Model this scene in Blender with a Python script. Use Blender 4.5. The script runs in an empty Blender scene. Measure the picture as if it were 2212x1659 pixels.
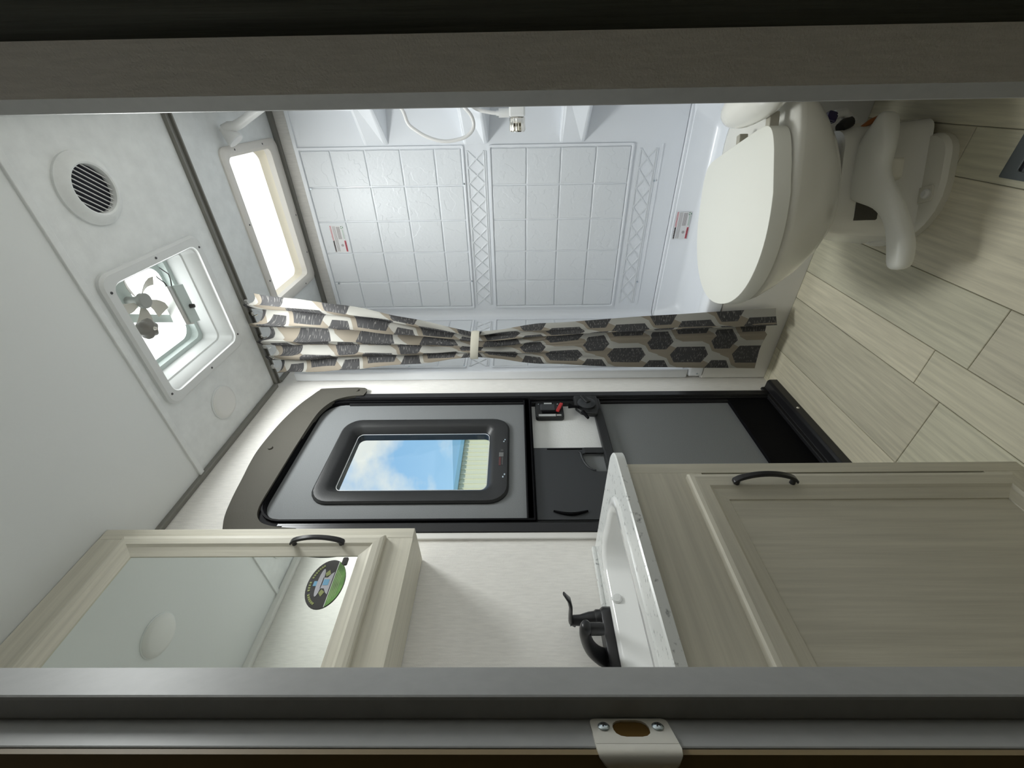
import bpy, bmesh, math, random
from math import sin, cos, pi, radians, sqrt
from mathutils import Vector, Matrix
random.seed(7)
SC = bpy.context.scene
COL = SC.collection

# ------------------------------------------------------------------ camera
PSI, TH, RO, FPX, CAMZ = 0.61332984, 0.01203628, -0.00944127, 899.97, 1.035
f = Vector((cos(PSI)*cos(TH), sin(PSI)*cos(TH), sin(TH)))
r0 = Vector((sin(PSI), -cos(PSI), 0)); u0 = r0.cross(f)
rr = cos(RO)*r0 + sin(RO)*u0
uu = -sin(RO)*r0 + cos(RO)*u0
cam = bpy.data.cameras.new('camera'); co = bpy.data.objects.new('camera', cam); COL.objects.link(co)
cam.sensor_fit = 'HORIZONTAL'; cam.sensor_width = 36.0; cam.lens = 36.0*FPX/2212.0
cam.clip_start = 0.01; cam.clip_end = 400
M = Matrix.Identity(4)
for i in range(3):
    M[i][0] = -uu[i]; M[i][1] = rr[i]; M[i][2] = -f[i]      # the phone is held upright, the frame lies on its side
M[2][3] = CAMZ
co.matrix_world = M
SC.camera = co

# ------------------------------------------------------------------ world, lights, exposure
SC.view_settings.view_transform = 'Standard'; SC.view_settings.look = 'None'
SC.view_settings.exposure = 0.0; SC.view_settings.gamma = 1.0
SC.view_settings.use_curve_mapping = False
SKY_STRENGTH = 1.0
DAY_SKY, DAY_VENT = 1.15, 3.0     # daylight coming through the two white roof panes
W = bpy.data.worlds.new('world'); SC.world = W; W.use_nodes = True
nt = W.node_tree; nt.nodes.clear()
def nn(t, typ, **kw):
    n = t.nodes.new(typ)
    for k, v in kw.items(): setattr(n, k, v)
    return n
wo = nn(nt, 'ShaderNodeOutputWorld'); bg = nn(nt, 'ShaderNodeBackground')
tc = nn(nt, 'ShaderNodeTexCoord'); sx = nn(nt, 'ShaderNodeSeparateXYZ')
gr = nn(nt, 'ShaderNodeValToRGB')
nt.links.new(tc.outputs['Generated'], sx.inputs[0]); nt.links.new(sx.outputs['Z'], gr.inputs[0])
gr.color_ramp.elements[0].position = 0.0; gr.color_ramp.elements[0].color = (0.42, 0.70, 0.93, 1)
gr.color_ramp.elements[1].position = 0.7; gr.color_ramp.elements[1].color = (0.13, 0.36, 0.78, 1)
mp = nn(nt, 'ShaderNodeMapping'); mp.inputs['Scale'].default_value = (1.0, 1.0, 1.35)
mp.inputs['Location'].default_value = (0.9, 14.6, 0.3)
no = nn(nt, 'ShaderNodeTexNoise'); no.inputs['Scale'].default_value = 3.4; no.inputs['Detail'].default_value = 6
no.inputs['Roughness'].default_value = 0.53
cr = nn(nt, 'ShaderNodeValToRGB')
cr.color_ramp.elements[0].position = 0.50; cr.color_ramp.elements[0].color = (0, 0, 0, 1)
cr.color_ramp.elements[1].position = 0.62; cr.color_ramp.elements[1].color = (1, 1, 1, 1)
mx = nn(nt, 'ShaderNodeMixRGB'); mx.inputs[2].default_value = (0.86, 0.89, 0.87, 1)
nt.links.new(tc.outputs['Generated'], mp.inputs[0]); nt.links.new(mp.outputs[0], no.inputs['Vector'])
nt.links.new(no.outputs['Fac'], cr.inputs[0]); nt.links.new(cr.outputs[0], mx.inputs[0])
nt.links.new(gr.outputs[0], mx.inputs[1]); nt.links.new(mx.outputs[0], bg.inputs['Color'])
bg.inputs['Strength'].default_value = SKY_STRENGTH
nt.links.new(bg.outputs[0], wo.inputs[0])
sun = bpy.data.lights.new('sun', 'SUN'); sun.energy = 2.3; sun.angle = 0.05; sun.color = (1, 0.96, 0.88)
so = bpy.data.objects.new('sun', sun); COL.objects.link(so)
so.rotation_euler = Vector((0.35, 0.62, -0.75)).to_track_quat('-Z', 'Y').to_euler()

def daylight(name, loc, sx, sy, watts, aim=(0, 0, -1), col=(0.97, 1.0, 0.99), spread=180):
    l = bpy.data.lights.new(name, 'AREA'); l.shape = 'RECTANGLE'; l.size = sx; l.size_y = sy; l.energy = watts; l.color = col; l.spread = radians(spread)
    o = bpy.data.objects.new(name, l); COL.objects.link(o); o.location = loc
    o.rotation_euler = Vector(aim).to_track_quat('-Z', 'Y').to_euler()
daylight('vent_daylight', (1.145, 0.546, 2.043), 0.29, 0.29, 10.0, spread=172)
daylight('skylight_daylight', (1.807, 0.445, 2.086), 0.27, 0.50, 0.55, spread=75)
daylight('door_window_daylight', (1.018, 1.0, 1.38), 0.27, 0.48, 0.7, (0, -1, 0))
hl = bpy.data.lights.new('hall_fill', 'AREA'); hl.shape = 'RECTANGLE'; hl.size = 0.35; hl.size_y = 0.25; hl.energy = 0.22; hl.color = (1.0, 0.97, 0.90)  # unseen fill lamp added in the hall to brighten the open door slab
hlo = bpy.data.objects.new('hall_fill', hl); COL.objects.link(hlo); hlo.location = (-0.22, 0.06, 1.97)
hlo.rotation_euler = Vector((0.70, -0.25, -0.60)).to_track_quat('-Z', 'Y').to_euler()

# ------------------------------------------------------------------ materials
def lin(c):
    return tuple(((v/255.0)/12.92 if v <= 10 else (((v/255.0)+0.055)/1.055)**2.4) for v in c)
def mat(name, rgb, rough=0.5, metal=0.0, spec=0.5, noise=None, bump=None, coat=0.0, emit=None, trans=0.0):
    """noise = (scale xyz, amount, detail): colour variation in world space; bump = (scale xyz, strength)"""
    m = bpy.data.materials.new(name); m.use_nodes = True
    t = m.node_tree; b = t.nodes['Principled BSDF']
    c = rgb if max(rgb) <= 1.0 else lin(rgb)
    b.inputs['Base Color'].default_value = (*c, 1)
    b.inputs['Roughness'].default_value = rough; b.inputs['Metallic'].default_value = metal
    b.inputs['Specular IOR Level'].default_value = spec
    b.inputs['Coat Weight'].default_value = coat; b.inputs['Coat Roughness'].default_value = 0.08
    if trans: b.inputs['Transmission Weight'].default_value = trans
    if emit:
        b.inputs['Emission Color'].default_value = (*emit[0], 1); b.inputs['Emission Strength'].default_value = emit[1]
    g = None
    if noise or bump:
        g = nn(t, 'ShaderNodeNewGeometry')
    if noise:
        sc, am, de = noise
        mm = nn(t, 'ShaderNodeMapping'); mm.inputs['Scale'].default_value = sc
        t.links.new(g.outputs['Position'], mm.inputs[0])
        n = nn(t, 'ShaderNodeTexNoise'); n.inputs['Scale'].default_value = 1.0; n.inputs['Detail'].default_value = de
        n.inputs['Roughness'].default_value = 0.6
        t.links.new(mm.outputs[0], n.inputs['Vector'])
        ra = nn(t, 'ShaderNodeValToRGB')
        ra.color_ramp.elements[0].position = 0.3; ra.color_ramp.elements[1].position = 0.7
        ra.color_ramp.elements[0].color = (*[max(0, x*(1-am)) for x in c], 1)
        ra.color_ramp.elements[1].color = (*[min(1, x*(1+am)) for x in c], 1)
        t.links.new(n.outputs['Fac'], ra.inputs[0]); t.links.new(ra.outputs[0], b.inputs['Base Color'])
    if bump:
        sc, st = bump
        mm = nn(t, 'ShaderNodeMapping'); mm.inputs['Scale'].default_value = sc
        t.links.new(g.outputs['Position'], mm.inputs[0])
        n = nn(t, 'ShaderNodeTexNoise'); n.inputs['Scale'].default_value = 1.0; n.inputs['Detail'].default_value = 4
        t.links.new(mm.outputs[0], n.inputs['Vector'])
        bp = nn(t, 'ShaderNodeBump'); bp.inputs['Strength'].default_value = st; bp.inputs['Distance'].default_value = 0.004
        t.links.new(n.outputs['Fac'], bp.inputs['Height']); t.links.new(bp.outputs[0], b.inputs['Normal'])
    return m

MT = {}
MT['ceiling'] = mat('ceiling_vinyl', (0.80, 0.82, 0.815), 0.75, noise=((22, 22, 22), 0.05, 5), bump=((60, 60, 60), 0.12))
MT['wall'] = mat('linen_wallboard', (0.87, 0.85, 0.81), 0.8, noise=((240, 240, 25), 0.06, 3), bump=((420, 420, 420), 0.25))
MT['trimwhite'] = mat('white_trim', (0.82, 0.81, 0.78), 0.6)
MT['abs'] = mat('white_shower_plastic', (0.85, 0.875, 0.91), 0.3, coat=0.15)
MT['slate'] = None
MT['wood'] = mat('grey_beige_laminate', (0.67, 0.64, 0.54), 0.55, noise=((95, 95, 3.0), 0.10, 5), bump=((160, 160, 6), 0.10))
MT['wood_h'] = mat('grey_beige_laminate_rail', (0.67, 0.64, 0.54), 0.55, noise=((3.0, 95, 95), 0.10, 5), bump=((6, 160, 160), 0.10))
MT['woodraw'] = mat('raw_panel_edge', (0.42, 0.35, 0.22), 0.8)
MT['plank'] = []
for k, c in enumerate([(0.60, 0.565, 0.43), (0.57, 0.545, 0.415), (0.64, 0.595, 0.455), (0.55, 0.515, 0.395)]):
    MT['plank'].append(mat('plank_vinyl', c, 0.48, noise=((5.0, 85, 10), 0.17, 8), bump=((6, 90, 10), 0.10)))
MT['grout'] = mat('floor_seam', (0.20, 0.19, 0.15), 0.9)
MT['jamb'] = mat('grey_jamb_vinyl', (0.36, 0.365, 0.36), 0.5, spec=0.35, noise=((60, 60, 60), 0.04, 3))
MT['doorwood'] = mat('dark_door_laminate', (0.27, 0.295, 0.285), 0.45, noise=((70, 70, 2.5), 0.3, 6), bump=((200, 200, 8), 0.35))
MT['hall'] = mat('brown_hall_panel', (0.24, 0.175, 0.085), 0.6, noise=((40, 40, 3), 0.1, 4))
MT['black'] = mat('black_plastic', (0.016, 0.017, 0.018), 0.42, bump=((400, 400, 400), 0.1))
MT['gasket'] = mat('black_rubber', (0.004, 0.004, 0.005), 0.6, spec=0.08)
MT['blackmetal'] = mat('matte_black_metal', (0.022, 0.022, 0.024), 0.3, metal=0.3)
MT['slider'] = mat('charcoal_slider', (0.033, 0.036, 0.040), 0.5, bump=((500, 500, 500), 0.1))
MT['screen'] = mat('grey_screen_cloth', (0.20, 0.21, 0.216), 0.9, noise=((500, 500, 500), 0.12, 2))
MT['doorwhite'] = mat('white_door_skin', (0.78, 0.79, 0.78), 0.6, bump=((200, 200, 200), 0.2))
MT['arch'] = mat('taupe_plastic', (0.095, 0.09, 0.077), 0.75, spec=0.15, bump=((350, 350, 350), 0.2))
MT['cove'] = mat('grey_cove_strip', (0.22, 0.215, 0.195), 0.5)
MT['alu'] = mat('satin_aluminium', (0.62, 0.62, 0.60), 0.35, metal=0.9)
MT['nickel'] = mat('brushed_nickel', (0.82, 0.79, 0.71), 0.42, metal=0.45)
MT['chrome'] = mat('chrome', (0.75, 0.72, 0.66), 0.12, metal=1.0)
MT['zinc'] = mat('zinc_screw', (0.55, 0.62, 0.66), 0.25, metal=0.9)
MT['screwdark'] = mat('dark_screw', (0.10, 0.10, 0.10), 0.3, metal=0.8)
MT['counter'] = None
MT['porc'] = mat('glossy_white_resin', (0.80, 0.81, 0.80), 0.18, coat=0.3)
MT['toilet'] = mat('toilet_plastic', (0.82, 0.81, 0.75), 0.16, coat=0.35)
MT['lid'] = mat('toilet_lid_plastic', (0.84, 0.84, 0.77), 0.38)
MT['pedal'] = mat('bone_pedal_plastic', (0.74, 0.72, 0.63), 0.4)
MT['whiteplastic'] = mat('white_plastic', (0.80, 0.80, 0.78), 0.4)
MT['hose'] = mat('white_hose', (0.74, 0.73, 0.71), 0.35)
MT['creamdome'] = mat('cream_dome', (0.86, 0.80, 0.66), 0.4)
MT['pane'] = mat('daylit_skylight_pane', (0.9, 0.9, 0.9), 0.5, emit=((0.97, 1.0, 0.99), DAY_SKY))
MT['pane_vent'] = mat('daylit_vent_pane', (0.9, 0.9, 0.9), 0.5, emit=((0.97, 1.0, 0.99), DAY_VENT))
MT['dark'] = mat('dark_cavity', (0.012, 0.012, 0.02), 0.8)
MT['band'] = mat('tieback_cloth', (0.66, 0.63, 0.53), 0.9)
MT['red'] = mat('red_lever', (0.45, 0.03, 0.03), 0.4)
MT['redprint'] = mat('red_print', (0.62, 0.13, 0.16), 0.6)
MT['greyprint'] = mat('grey_print', (0.45, 0.42, 0.42), 0.6)
MT['greenprint'] = mat('green_print', (0.05, 0.22, 0.10), 0.6)
MT['palegreen'] = mat('pale_green_print', (0.42, 0.58, 0.48), 0.6)
MT['labelwhite'] = mat('label_white', (0.80, 0.80, 0.80), 0.5)
MT['silver'] = mat('silver_label', (0.55, 0.57, 0.57), 0.4, metal=0.3)
MT['ink'] = mat('label_black', (0.025, 0.023, 0.022), 0.4)
MT['lime'] = mat('label_lime', (0.32, 0.36, 0.12), 0.5)
MT['leaf'] = mat('label_green', (0.16, 0.36, 0.08), 0.5, noise=((40, 40, 40), 0.4, 2))
MT['sky'] = mat('label_blue', (0.20, 0.48, 0.72), 0.5)
MT['purple'] = mat('purple_clip', (0.03, 0.02, 0.09), 0.15)
MT['copper'] = mat('orange_tube', (0.32, 0.10, 0.02), 0.4)
MT['mirror'] = mat('mirror_glass', (0.93, 0.965, 0.93), 0.02, metal=1.0)
MT['register'] = mat('grey_register', (0.10, 0.115, 0.12), 0.5)
MT['siding'] = mat('cream_siding', (0.82, 0.79, 0.56), 0.6)
MT['gutter'] = mat('blue_fascia', (0.24, 0.44, 0.52), 0.5)
MT['roofblue'] = mat('blue_roof', (0.30, 0.52, 0.66), 0.5)
MT['asphalt'] = mat('ground', (0.25, 0.25, 0.24), 0.9)
MT['teal'] = mat('green_grey_plastic', (0.55, 0.62, 0.60), 0.5)
MT['fan'] = mat('fan_blade_plastic', (0.60, 0.58, 0.52), 0.5)
MT['fanknob'] = mat('fan_knob_plastic', (0.20, 0.19, 0.17), 0.4)
def glass():
    m = bpy.data.materials.new('window_glass'); m.use_nodes = True
    t = m.node_tree; t.nodes.clear()
    o = nn(t, 'ShaderNodeOutputMaterial'); a = nn(t, 'ShaderNodeBsdfTransparent'); a.inputs[0].default_value = (0.97, 0.99, 0.98, 1)
    g = nn(t, 'ShaderNodeBsdfGlossy'); g.inputs['Roughness'].default_value = 0.0
    mi = nn(t, 'ShaderNodeMixShader'); mi.inputs[0].default_value = 0.03
    t.links.new(a.outputs[0], mi.inputs[1]); t.links.new(g.outputs[0], mi.inputs[2]); t.links.new(mi.outputs[0], o.inputs[0])
    return m
MT['glass'] = glass()
def counter():
    m = mat('speckled_counter', (0.72, 0.735, 0.72), 0.28)
    t = m.node_tree; b = t.nodes['Principled BSDF']
    g = nn(t, 'ShaderNodeNewGeometry'); v = nn(t, 'ShaderNodeTexNoise'); v.inputs['Scale'].default_value = 95; v.inputs['Detail'].default_value = 3
    r = nn(t, 'ShaderNodeValToRGB'); r.color_ramp.elements[0].position = 0.29; r.color_ramp.elements[0].color = (0.30, 0.31, 0.31, 1)
    r.color_ramp.elements[1].position = 0.41; r.color_ramp.elements[1].color = (0.72, 0.735, 0.72, 1)
    t.links.new(g.outputs['Position'], v.inputs['Vector']); t.links.new(v.outputs['Fac'], r.inputs[0]); t.links.new(r.outputs[0], b.inputs['Base Color'])
    return m
MT['counter'] = counter()
def slate():
    m = mat('white_slate_plastic', (0.77, 0.795, 0.82), 0.38)
    t = m.node_tree; b = t.nodes['Principled BSDF']; g = nn(t, 'ShaderNodeNewGeometry')
    n1 = nn(t, 'ShaderNodeTexNoise'); n1.inputs['Scale'].default_value = 6.5; n1.inputs['Detail'].default_value = 3.5; n1.inputs['Roughness'].default_value = 0.55
    n2 = nn(t, 'ShaderNodeTexNoise'); n2.inputs['Scale'].default_value = 75.0; n2.inputs['Detail'].default_value = 4
    for n in (n1, n2): t.links.new(g.outputs['Position'], n.inputs['Vector'])
    def ma(op, a, b_):
        n = nn(t, 'ShaderNodeMath'); n.operation = op
        for i, x in enumerate((a, b_)):
            if isinstance(x, (int, float)): n.inputs[i].default_value = x
            else: t.links.new(x, n.inputs[i])
        return n.outputs[0]
    step = nn(t, 'ShaderNodeMapRange'); step.inputs[1].default_value = 0.53; step.inputs[2].default_value = 0.545      # one broken cleft edge
    t.links.new(n1.outputs['Fac'], step.inputs[0])
    step2 = nn(t, 'ShaderNodeMapRange'); step2.inputs[1].default_value = 0.40; step2.inputs[2].default_value = 0.412
    t.links.new(n1.outputs['Fac'], step2.inputs[0])
    h = ma('ADD', ma('ADD', ma('MULTIPLY', step.outputs[0], 0.35), ma('MULTIPLY', step2.outputs[0], 0.35)), ma('MULTIPLY', n2.outputs['Fac'], 0.45))
    bp = nn(t, 'ShaderNodeBump'); bp.inputs['Strength'].default_value = 0.45; bp.inputs['Distance'].default_value = 0.003
    t.links.new(h, bp.inputs['Height']); t.links.new(bp.outputs[0], b.inputs['Normal'])
    return m
MT['slate'] = slate()
def curtain_mat():
    m = bpy.data.materials.new('hexagon_print_cloth'); m.use_nodes = True
    t = m.node_tree; b = t.nodes['Principled BSDF']; b.inputs['Roughness'].default_value = 0.85
    uv = nn(t, 'ShaderNodeTexCoord'); s = nn(t, 'ShaderNodeSeparateXYZ'); t.links.new(uv.outputs['UV'], s.inputs[0])
    def ma(op, a, b_=None, c_=None):
        n = nn(t, 'ShaderNodeMath'); n.operation = op
        for i, x in enumerate((a, b_, c_)):
            if x is None: continue
            if isinstance(x, (int, float)): n.inputs[i].default_value = x
            else: t.links.new(x, n.inputs[i])
        return n.outputs[0]
    P, Q = 0.243, 0.150
    U, V = s.outputs['X'], s.outputs['Y']
    def hexa(du, dv, h, zp, zf):
        y = ma('WRAP', ma('ADD', U, du), Q/2, -Q/2); z = ma('WRAP', ma('ADD', V, dv), P/2, -P/2)
        ay, az = ma('ABSOLUTE', y), ma('ABSOLUTE', z)
        d = ma('MAXIMUM', ma('DIVIDE', ay, h), ma('DIVIDE', ma('ADD', az, ma('MULTIPLY', ay, (zp-zf)/h)), zp))
        return d, y, z
    dA, yA, zA = hexa(0, 0, 0.044, 0.050, 0.029)
    dB, yB, zB = hexa(Q/2, P/2, 0.044, 0.074, 0.053)
    near = ma('LESS_THAN', dA, dB)
    d = ma('MINIMUM', dA, dB)
    dark = ma('LESS_THAN', d, 1.0)
    mixf = lambda a, b_, f_: ma('ADD', ma('MULTIPLY', a, f_), ma('MULTIPLY', b_, ma('SUBTRACT', 1.0, f_)))
    yy, zz = mixf(yA, yB, near), mixf(zA, zB, near)
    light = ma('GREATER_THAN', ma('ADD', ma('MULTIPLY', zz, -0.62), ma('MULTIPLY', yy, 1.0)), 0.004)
    # thin woven dashes
    bt = nn(t, 'ShaderNodeTexBrick'); bt.offset = 0.37; bt.squash = 1.0
    mp_ = nn(t, 'ShaderNodeMapping'); t.links.new(uv.outputs['UV'], mp_.inputs[0])
    mp_.inputs['Scale'].default_value = (1.0, 1.0, 1.0)
    bt.inputs['Scale'].default_value = 1.0; bt.inputs['Brick Width'].default_value = 0.045; bt.inputs['Row Height'].default_value = 0.013
    nz = nn(t, 'ShaderNodeTexNoise'); nz.inputs['Scale'].default_value = 1.0; nz.inputs['Detail'].default_value = 0
    mp2 = nn(t, 'ShaderNodeMapping'); mp2.inputs['Scale'].default_value = (62, 400, 1); t.links.new(uv.outputs['UV'], mp2.inputs[0]); t.links.new(mp2.outputs[0], nz.inputs['Vector'])
    dash = ma('GREATER_THAN', nz.outputs['Fac'], 0.69)
    def mix(f_, a, b_):
        n = nn(t, 'ShaderNodeMixRGB'); t.links.new(f_, n.inputs[0])
        for i, x in ((1, a), (2, b_)):
            if isinstance(x, tuple): n.inputs[i].default_value = (*x, 1)
            else: t.links.new(x, n.inputs[i])
        return n.outputs[0]
    c_dark = mix(dash, (0.06, 0.059, 0.061), (0.24, 0.235, 0.22))
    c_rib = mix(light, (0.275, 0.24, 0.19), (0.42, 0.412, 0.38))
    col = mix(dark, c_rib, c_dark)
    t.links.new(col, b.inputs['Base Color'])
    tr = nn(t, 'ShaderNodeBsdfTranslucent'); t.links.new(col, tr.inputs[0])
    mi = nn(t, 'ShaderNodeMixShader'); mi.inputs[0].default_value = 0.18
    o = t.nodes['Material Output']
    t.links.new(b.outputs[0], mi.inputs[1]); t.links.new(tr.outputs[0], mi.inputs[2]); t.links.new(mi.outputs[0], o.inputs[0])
    return m
MT['curtain'] = curtain_mat()

# ------------------------------------------------------------------ mesh helpers
def rrect(x0, x1, y0, y1, r, n=5):
    """rounded rectangle outline, counter-clockwise; r = one radius or four (x1y1, x0y1, x0y0, x1y0)"""
    R = [r]*4 if isinstance(r, (int, float)) else r
    out = []
    for k, (cx, cy, sx_, sy_) in enumerate(((x1, y1, -1, -1), (x0, y1, 1, -1), (x0, y0, 1, 1), (x1, y0, -1, 1))):
        q = max(R[k], 1e-5)
        for i in range(n+1):
            a = pi/2*k + pi/2*i/n
            out.append((cx+sx_*q+q*cos(a), cy+sy_*q+q*sin(a)))
    return out
def circ(cx, cy, r, n=24, ry=None):
    return [(cx+r*cos(2*pi*i/n), cy+(ry or r)*sin(2*pi*i/n)) for i in range(n)]
def V3(axis, p, h):
    return {'X': (h, p[0], p[1]), 'Y': (p[0], h, p[1]), 'Z': (p[0], p[1], h)}[axis]
class MB:
    def __init__(s): s.v, s.f, s.m, s.uv = [], [], [], None
    def face(s, idx, m=0): s.f.append(tuple(idx)); s.m.append(m)
    def box(s, x0, x1, y0, y1, z0, z1, m=0):
        b = len(s.v)
        s.v += [(x, y, z) for z in (z0, z1) for y in (y0, y1) for x in (x0, x1)]
        for q in ((0, 2, 3, 1), (4, 5, 7, 6), (0, 1, 5, 4), (2, 6, 7, 3), (0, 4, 6, 2), (1, 3, 7, 5)): s.face([b+i for i in q], m)
        return s
    def obox(s, c, ax, m=0):
        """box from a centre and three half-axis vectors"""
        b = len(s.v); c = Vector(c); A = [Vector(a) for a in ax]
        s.v += [tuple(c+i*A[0]+j*A[1]+k*A[2]) for k in (-1, 1) for j in (-1, 1) for i in (-1, 1)]
        for q in ((0, 2, 3, 1), (4, 5, 7, 6), (0, 1, 5, 4), (2, 6, 7, 3), (0, 4, 6, 2), (1, 3, 7, 5)): s.face([b+i for i in q], m)
        return s
    def loft(s, secs, caps=True, m=0, closed=True):
        b = len(s.v); n = len(secs[0])
        for q in secs: s.v += [tuple(p) for p in q]
        for i in range(len(secs)-1):
            for j in range(n if closed else n-1):
                k = (j+1) % n
                s.face([b+i*n+j, b+i*n+k, b+(i+1)*n+k, b+(i+1)*n+j], m)
        if caps:
            s.face([b+i for i in reversed(range(n))], m); s.face([b+(len(secs)-1)*n+i for i in range(n)], m)
        return s
    def prism(s, pts, axis, h0, h1, m=0):
        return s.loft([[V3(axis, p, h0) for p in pts], [V3(axis, p, h1) for p in pts]], True, m)
    def ring(s, outer, inner, axis, h0, h1, m=0):
        S = [[V3(axis, p, h0) for p in outer], [V3(axis, p, h1) for p in outer], [V3(axis, p, h1) for p in inner], [V3(axis, p, h0) for p in inner]]
        return s.loft(S+[S[0]], False, m)
    def tube(s, path, r, n=10, caps=True, m=0, flat=1.0, up=None):
        P = [Vector(p) for p in path]; R = r if isinstance(r, (list, tuple)) else [r]*len(P)
        secs = []; pn = None
        for i, p in enumerate(P):
            t = (P[min(i+1, len(P)-1)]-P[max(i-1, 0)]).normalized()
            if pn is None:
                a = Vector(up) if up else (Vector((0, 0, 1)) if abs(t.z) < 0.9 else Vector((1, 0, 0)))
                pn = (a-t*a.dot(t)).normalized()
            else: pn = (pn-t*pn.dot(t)).normalized()
            q = t.cross(pn)
            secs.append([p+R[i]*(cos(2*pi*k/n)*pn*flat+sin(2*pi*k/n)*q) for k in range(n)])
        return s.loft(secs, caps, m)
    def lathe(s, prof, c, axis=(0, 0, 1), n=24, m=0, ripple=None):
        ax = Vector(axis).normalized(); a = Vector((1, 0, 0)) if abs(ax.x) < 0.8 else Vector((0, 1, 0))
        e1 = (a-ax*a.dot(ax)).normalized(); e2 = ax.cross(e1); c = Vector(c); secs = []
        for (r, h) in prof:
            secs.append([c+ax*h+(r*(1+(ripple[1]*cos(ripple[0]*2*pi*k/n) if ripple else 0)))*(cos(2*pi*k/n)*e1+sin(2*pi*k/n)*e2) for k in range(n)])
        return s.loft(secs, True, m)
    def build(s, name, mats, parent=None, org=None, bevel=0, smooth=None, seg=2, subsurf=0):
        """link as ONE mesh object; org = world origin (inherited from the parent when there is one)"""
        if not isinstance(mats, (list, tuple)): mats = [mats]
        if parent is not None: org = parent['_o']
        elif org is None:
            xs, ys, zs = zip(*s.v); org = ((min(xs)+max(xs))/2, (min(ys)+max(ys))/2, min(zs))
        me = bpy.data.meshes.new(name)
        me.from_pydata([(v[0]-org[0], v[1]-org[1], v[2]-org[2]) for v in s.v], [], s.f)
        for mm in mats: me.materials.append(MT[mm] if isinstance(mm, str) else mm)
        for i, p in enumerate(me.polygons): p.material_index = s.m[i]
        bm = bmesh.new(); bm.from_mesh(me); bmesh.ops.recalc_face_normals(bm, faces=bm.faces); bm.to_mesh(me); bm.free()
        if smooth is not None:
            for p in me.polygons: p.use_smooth = True
            me.set_sharp_from_angle(angle=radians(smooth))
        o = bpy.data.objects.new(name, me); COL.objects.link(o)
        ORG[o.name] = org
        if parent is not None: o.parent = parent.o if isinstance(parent, H) else parent
        else: o.location = org
        if bevel:
            b = o.modifiers.new('bevel', 'BEVEL'); b.width = bevel; b.segments = seg; b.limit_method = 'ANGLE'; b.angle_limit = radians(35)
        if subsurf:
            b = o.modifiers.new('sub', 'SUBSURF'); b.levels = subsurf; b.render_levels = subsurf
        return H(o, org)
ORG = {}
class H:
    def __init__(s, o, org): s.o, s.org = o, org
    def __getitem__(s, k): return s.org
def tag(h, label=None, cat=None, group=None, kind=None):
    o = h.o
    if label: o['label'] = label
    if cat: o['category'] = cat
    if group: o['group'] = group
    if kind: o['kind'] = kind
    return h
def thing(name, loc, label, cat, group=None, kind=None):
    o = bpy.data.objects.new(name, None); COL.objects.link(o); o.location = loc; o.empty_display_size = 0.05
    return tag(H(o, tuple(loc)), label, cat, group, kind)
def structure(h, label=None):
    h.o['kind'] = 'structure'
    if label: h.o['label'] = label
    return h
def copy_part(src, parent, name, off):
    o = src.o.copy(); COL.objects.link(o); o.parent = parent.o; o.location = off
    return H(o, parent.org)
def dw(d, w, z=None):
    x, y = 0.70710678*(d-w), 0.70710678*(d+w)
    return (x, y) if z is None else (x, y, z)
def dwbox(mb, d0, d1, w0, w1, z0, z1, m=0):
    return mb.prism([dw(d0, w0), dw(d1, w0), dw(d1, w1), dw(d0, w1)], 'Z', z0, z1, m)

ZC = 2.05      # ceiling height
# ------------------------------------------------------------------ floor of vinyl planks
fl = structure(MB().box(-1.1, 2.08, -1.1, 1.08, -0.06, -0.003).build('floor', 'grout', org=(0.5, 0, -0.06)), 'grey beige wood look plank floor')
rows = [(0.85, 1.06), (0.64, 0.85), (0.54, 0.64), (0.39, 0.54), (0.18, 0.39), (0.08, 0.18), (-0.07, 0.08), (-0.28, -0.07), (-0.38, -0.28), (-0.53, -0.38), (-0.74, -0.53), (-0.84, -0.74), (-1.06, -0.84)]
butts = [[0.25, 1.42], [0.815, -0.1], [0.896, -0.25], [0.807, -0.35, 1.9], [0.45, 1.40], [0.2, 1.1], [0.62], [-0.2], [0.4], [0.1], [-0.3], [0.3], [0.0]]
pm = {}
for k, (y0, y1) in enumerate(rows):
    xs = sorted([-1.06]+butts[k]+[2.04])
    for j in range(len(xs)-1):
        g = 0.0007
        h = MB()
        a, b = (xs[j]+g, xs[j+1]-g), (y0+g, y1-g)
        e = 0.0012
        h.loft([[(a[0], b[0], -0.004), (a[1], b[0], -0.004), (a[1], b[1], -0.004), (a[0], b[1], -0.004)],
                [(a[0], b[0], -e), (a[1], b[0], -e), (a[1], b[1], -e), (a[0], b[1], -e)],
                [(a[0]+e, b[0]+e, 0), (a[1]-e, b[0]+e, 0), (a[1]-e, b[1]-e, 0), (a[0]+e, b[1]-e, 0)]])
        h.build('plank', MT['plank'][(k*3+j*2) % 4], fl)

# ------------------------------------------------------------------ ceiling with the two roof openings
SKY = (1.650, 1.965, 0.175, 0.715)     # skylight opening x0 x1 y0 y1
FAN = (0.985, 1.305, 0.385, 0.708)     # roof vent opening
mb = MB()
def slab_with_holes(mb, x0, x1, y0, y1, holes, z0, z1):
    xs = sorted({x0, x1}|{h[0] for h in holes}|{h[1] for h in holes}); ys = sorted({y0, y1}|{h[2] for h in holes}|{h[3] for h in holes})
    for i in range(len(xs)-1):
        for j in range(len(ys)-1):
            cx, cy = (xs[i]+xs[i+1])/2, (ys[j]+ys[j+1])/2
            if any(h[0] < cx < h[1] and h[2] < cy < h[3] for h in holes): continue
            mb.box(xs[i], xs[i+1], ys[j], ys[j+1], z0, z1)
slab_with_holes(mb, -1.1, 2.12, -1.1, 1.10, [SKY, FAN], ZC, ZC+0.04)
ce = structure(mb.build('ceiling', 'ceiling', org=(0.5, 0, ZC)), 'white speckled vinyl ceiling')
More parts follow.
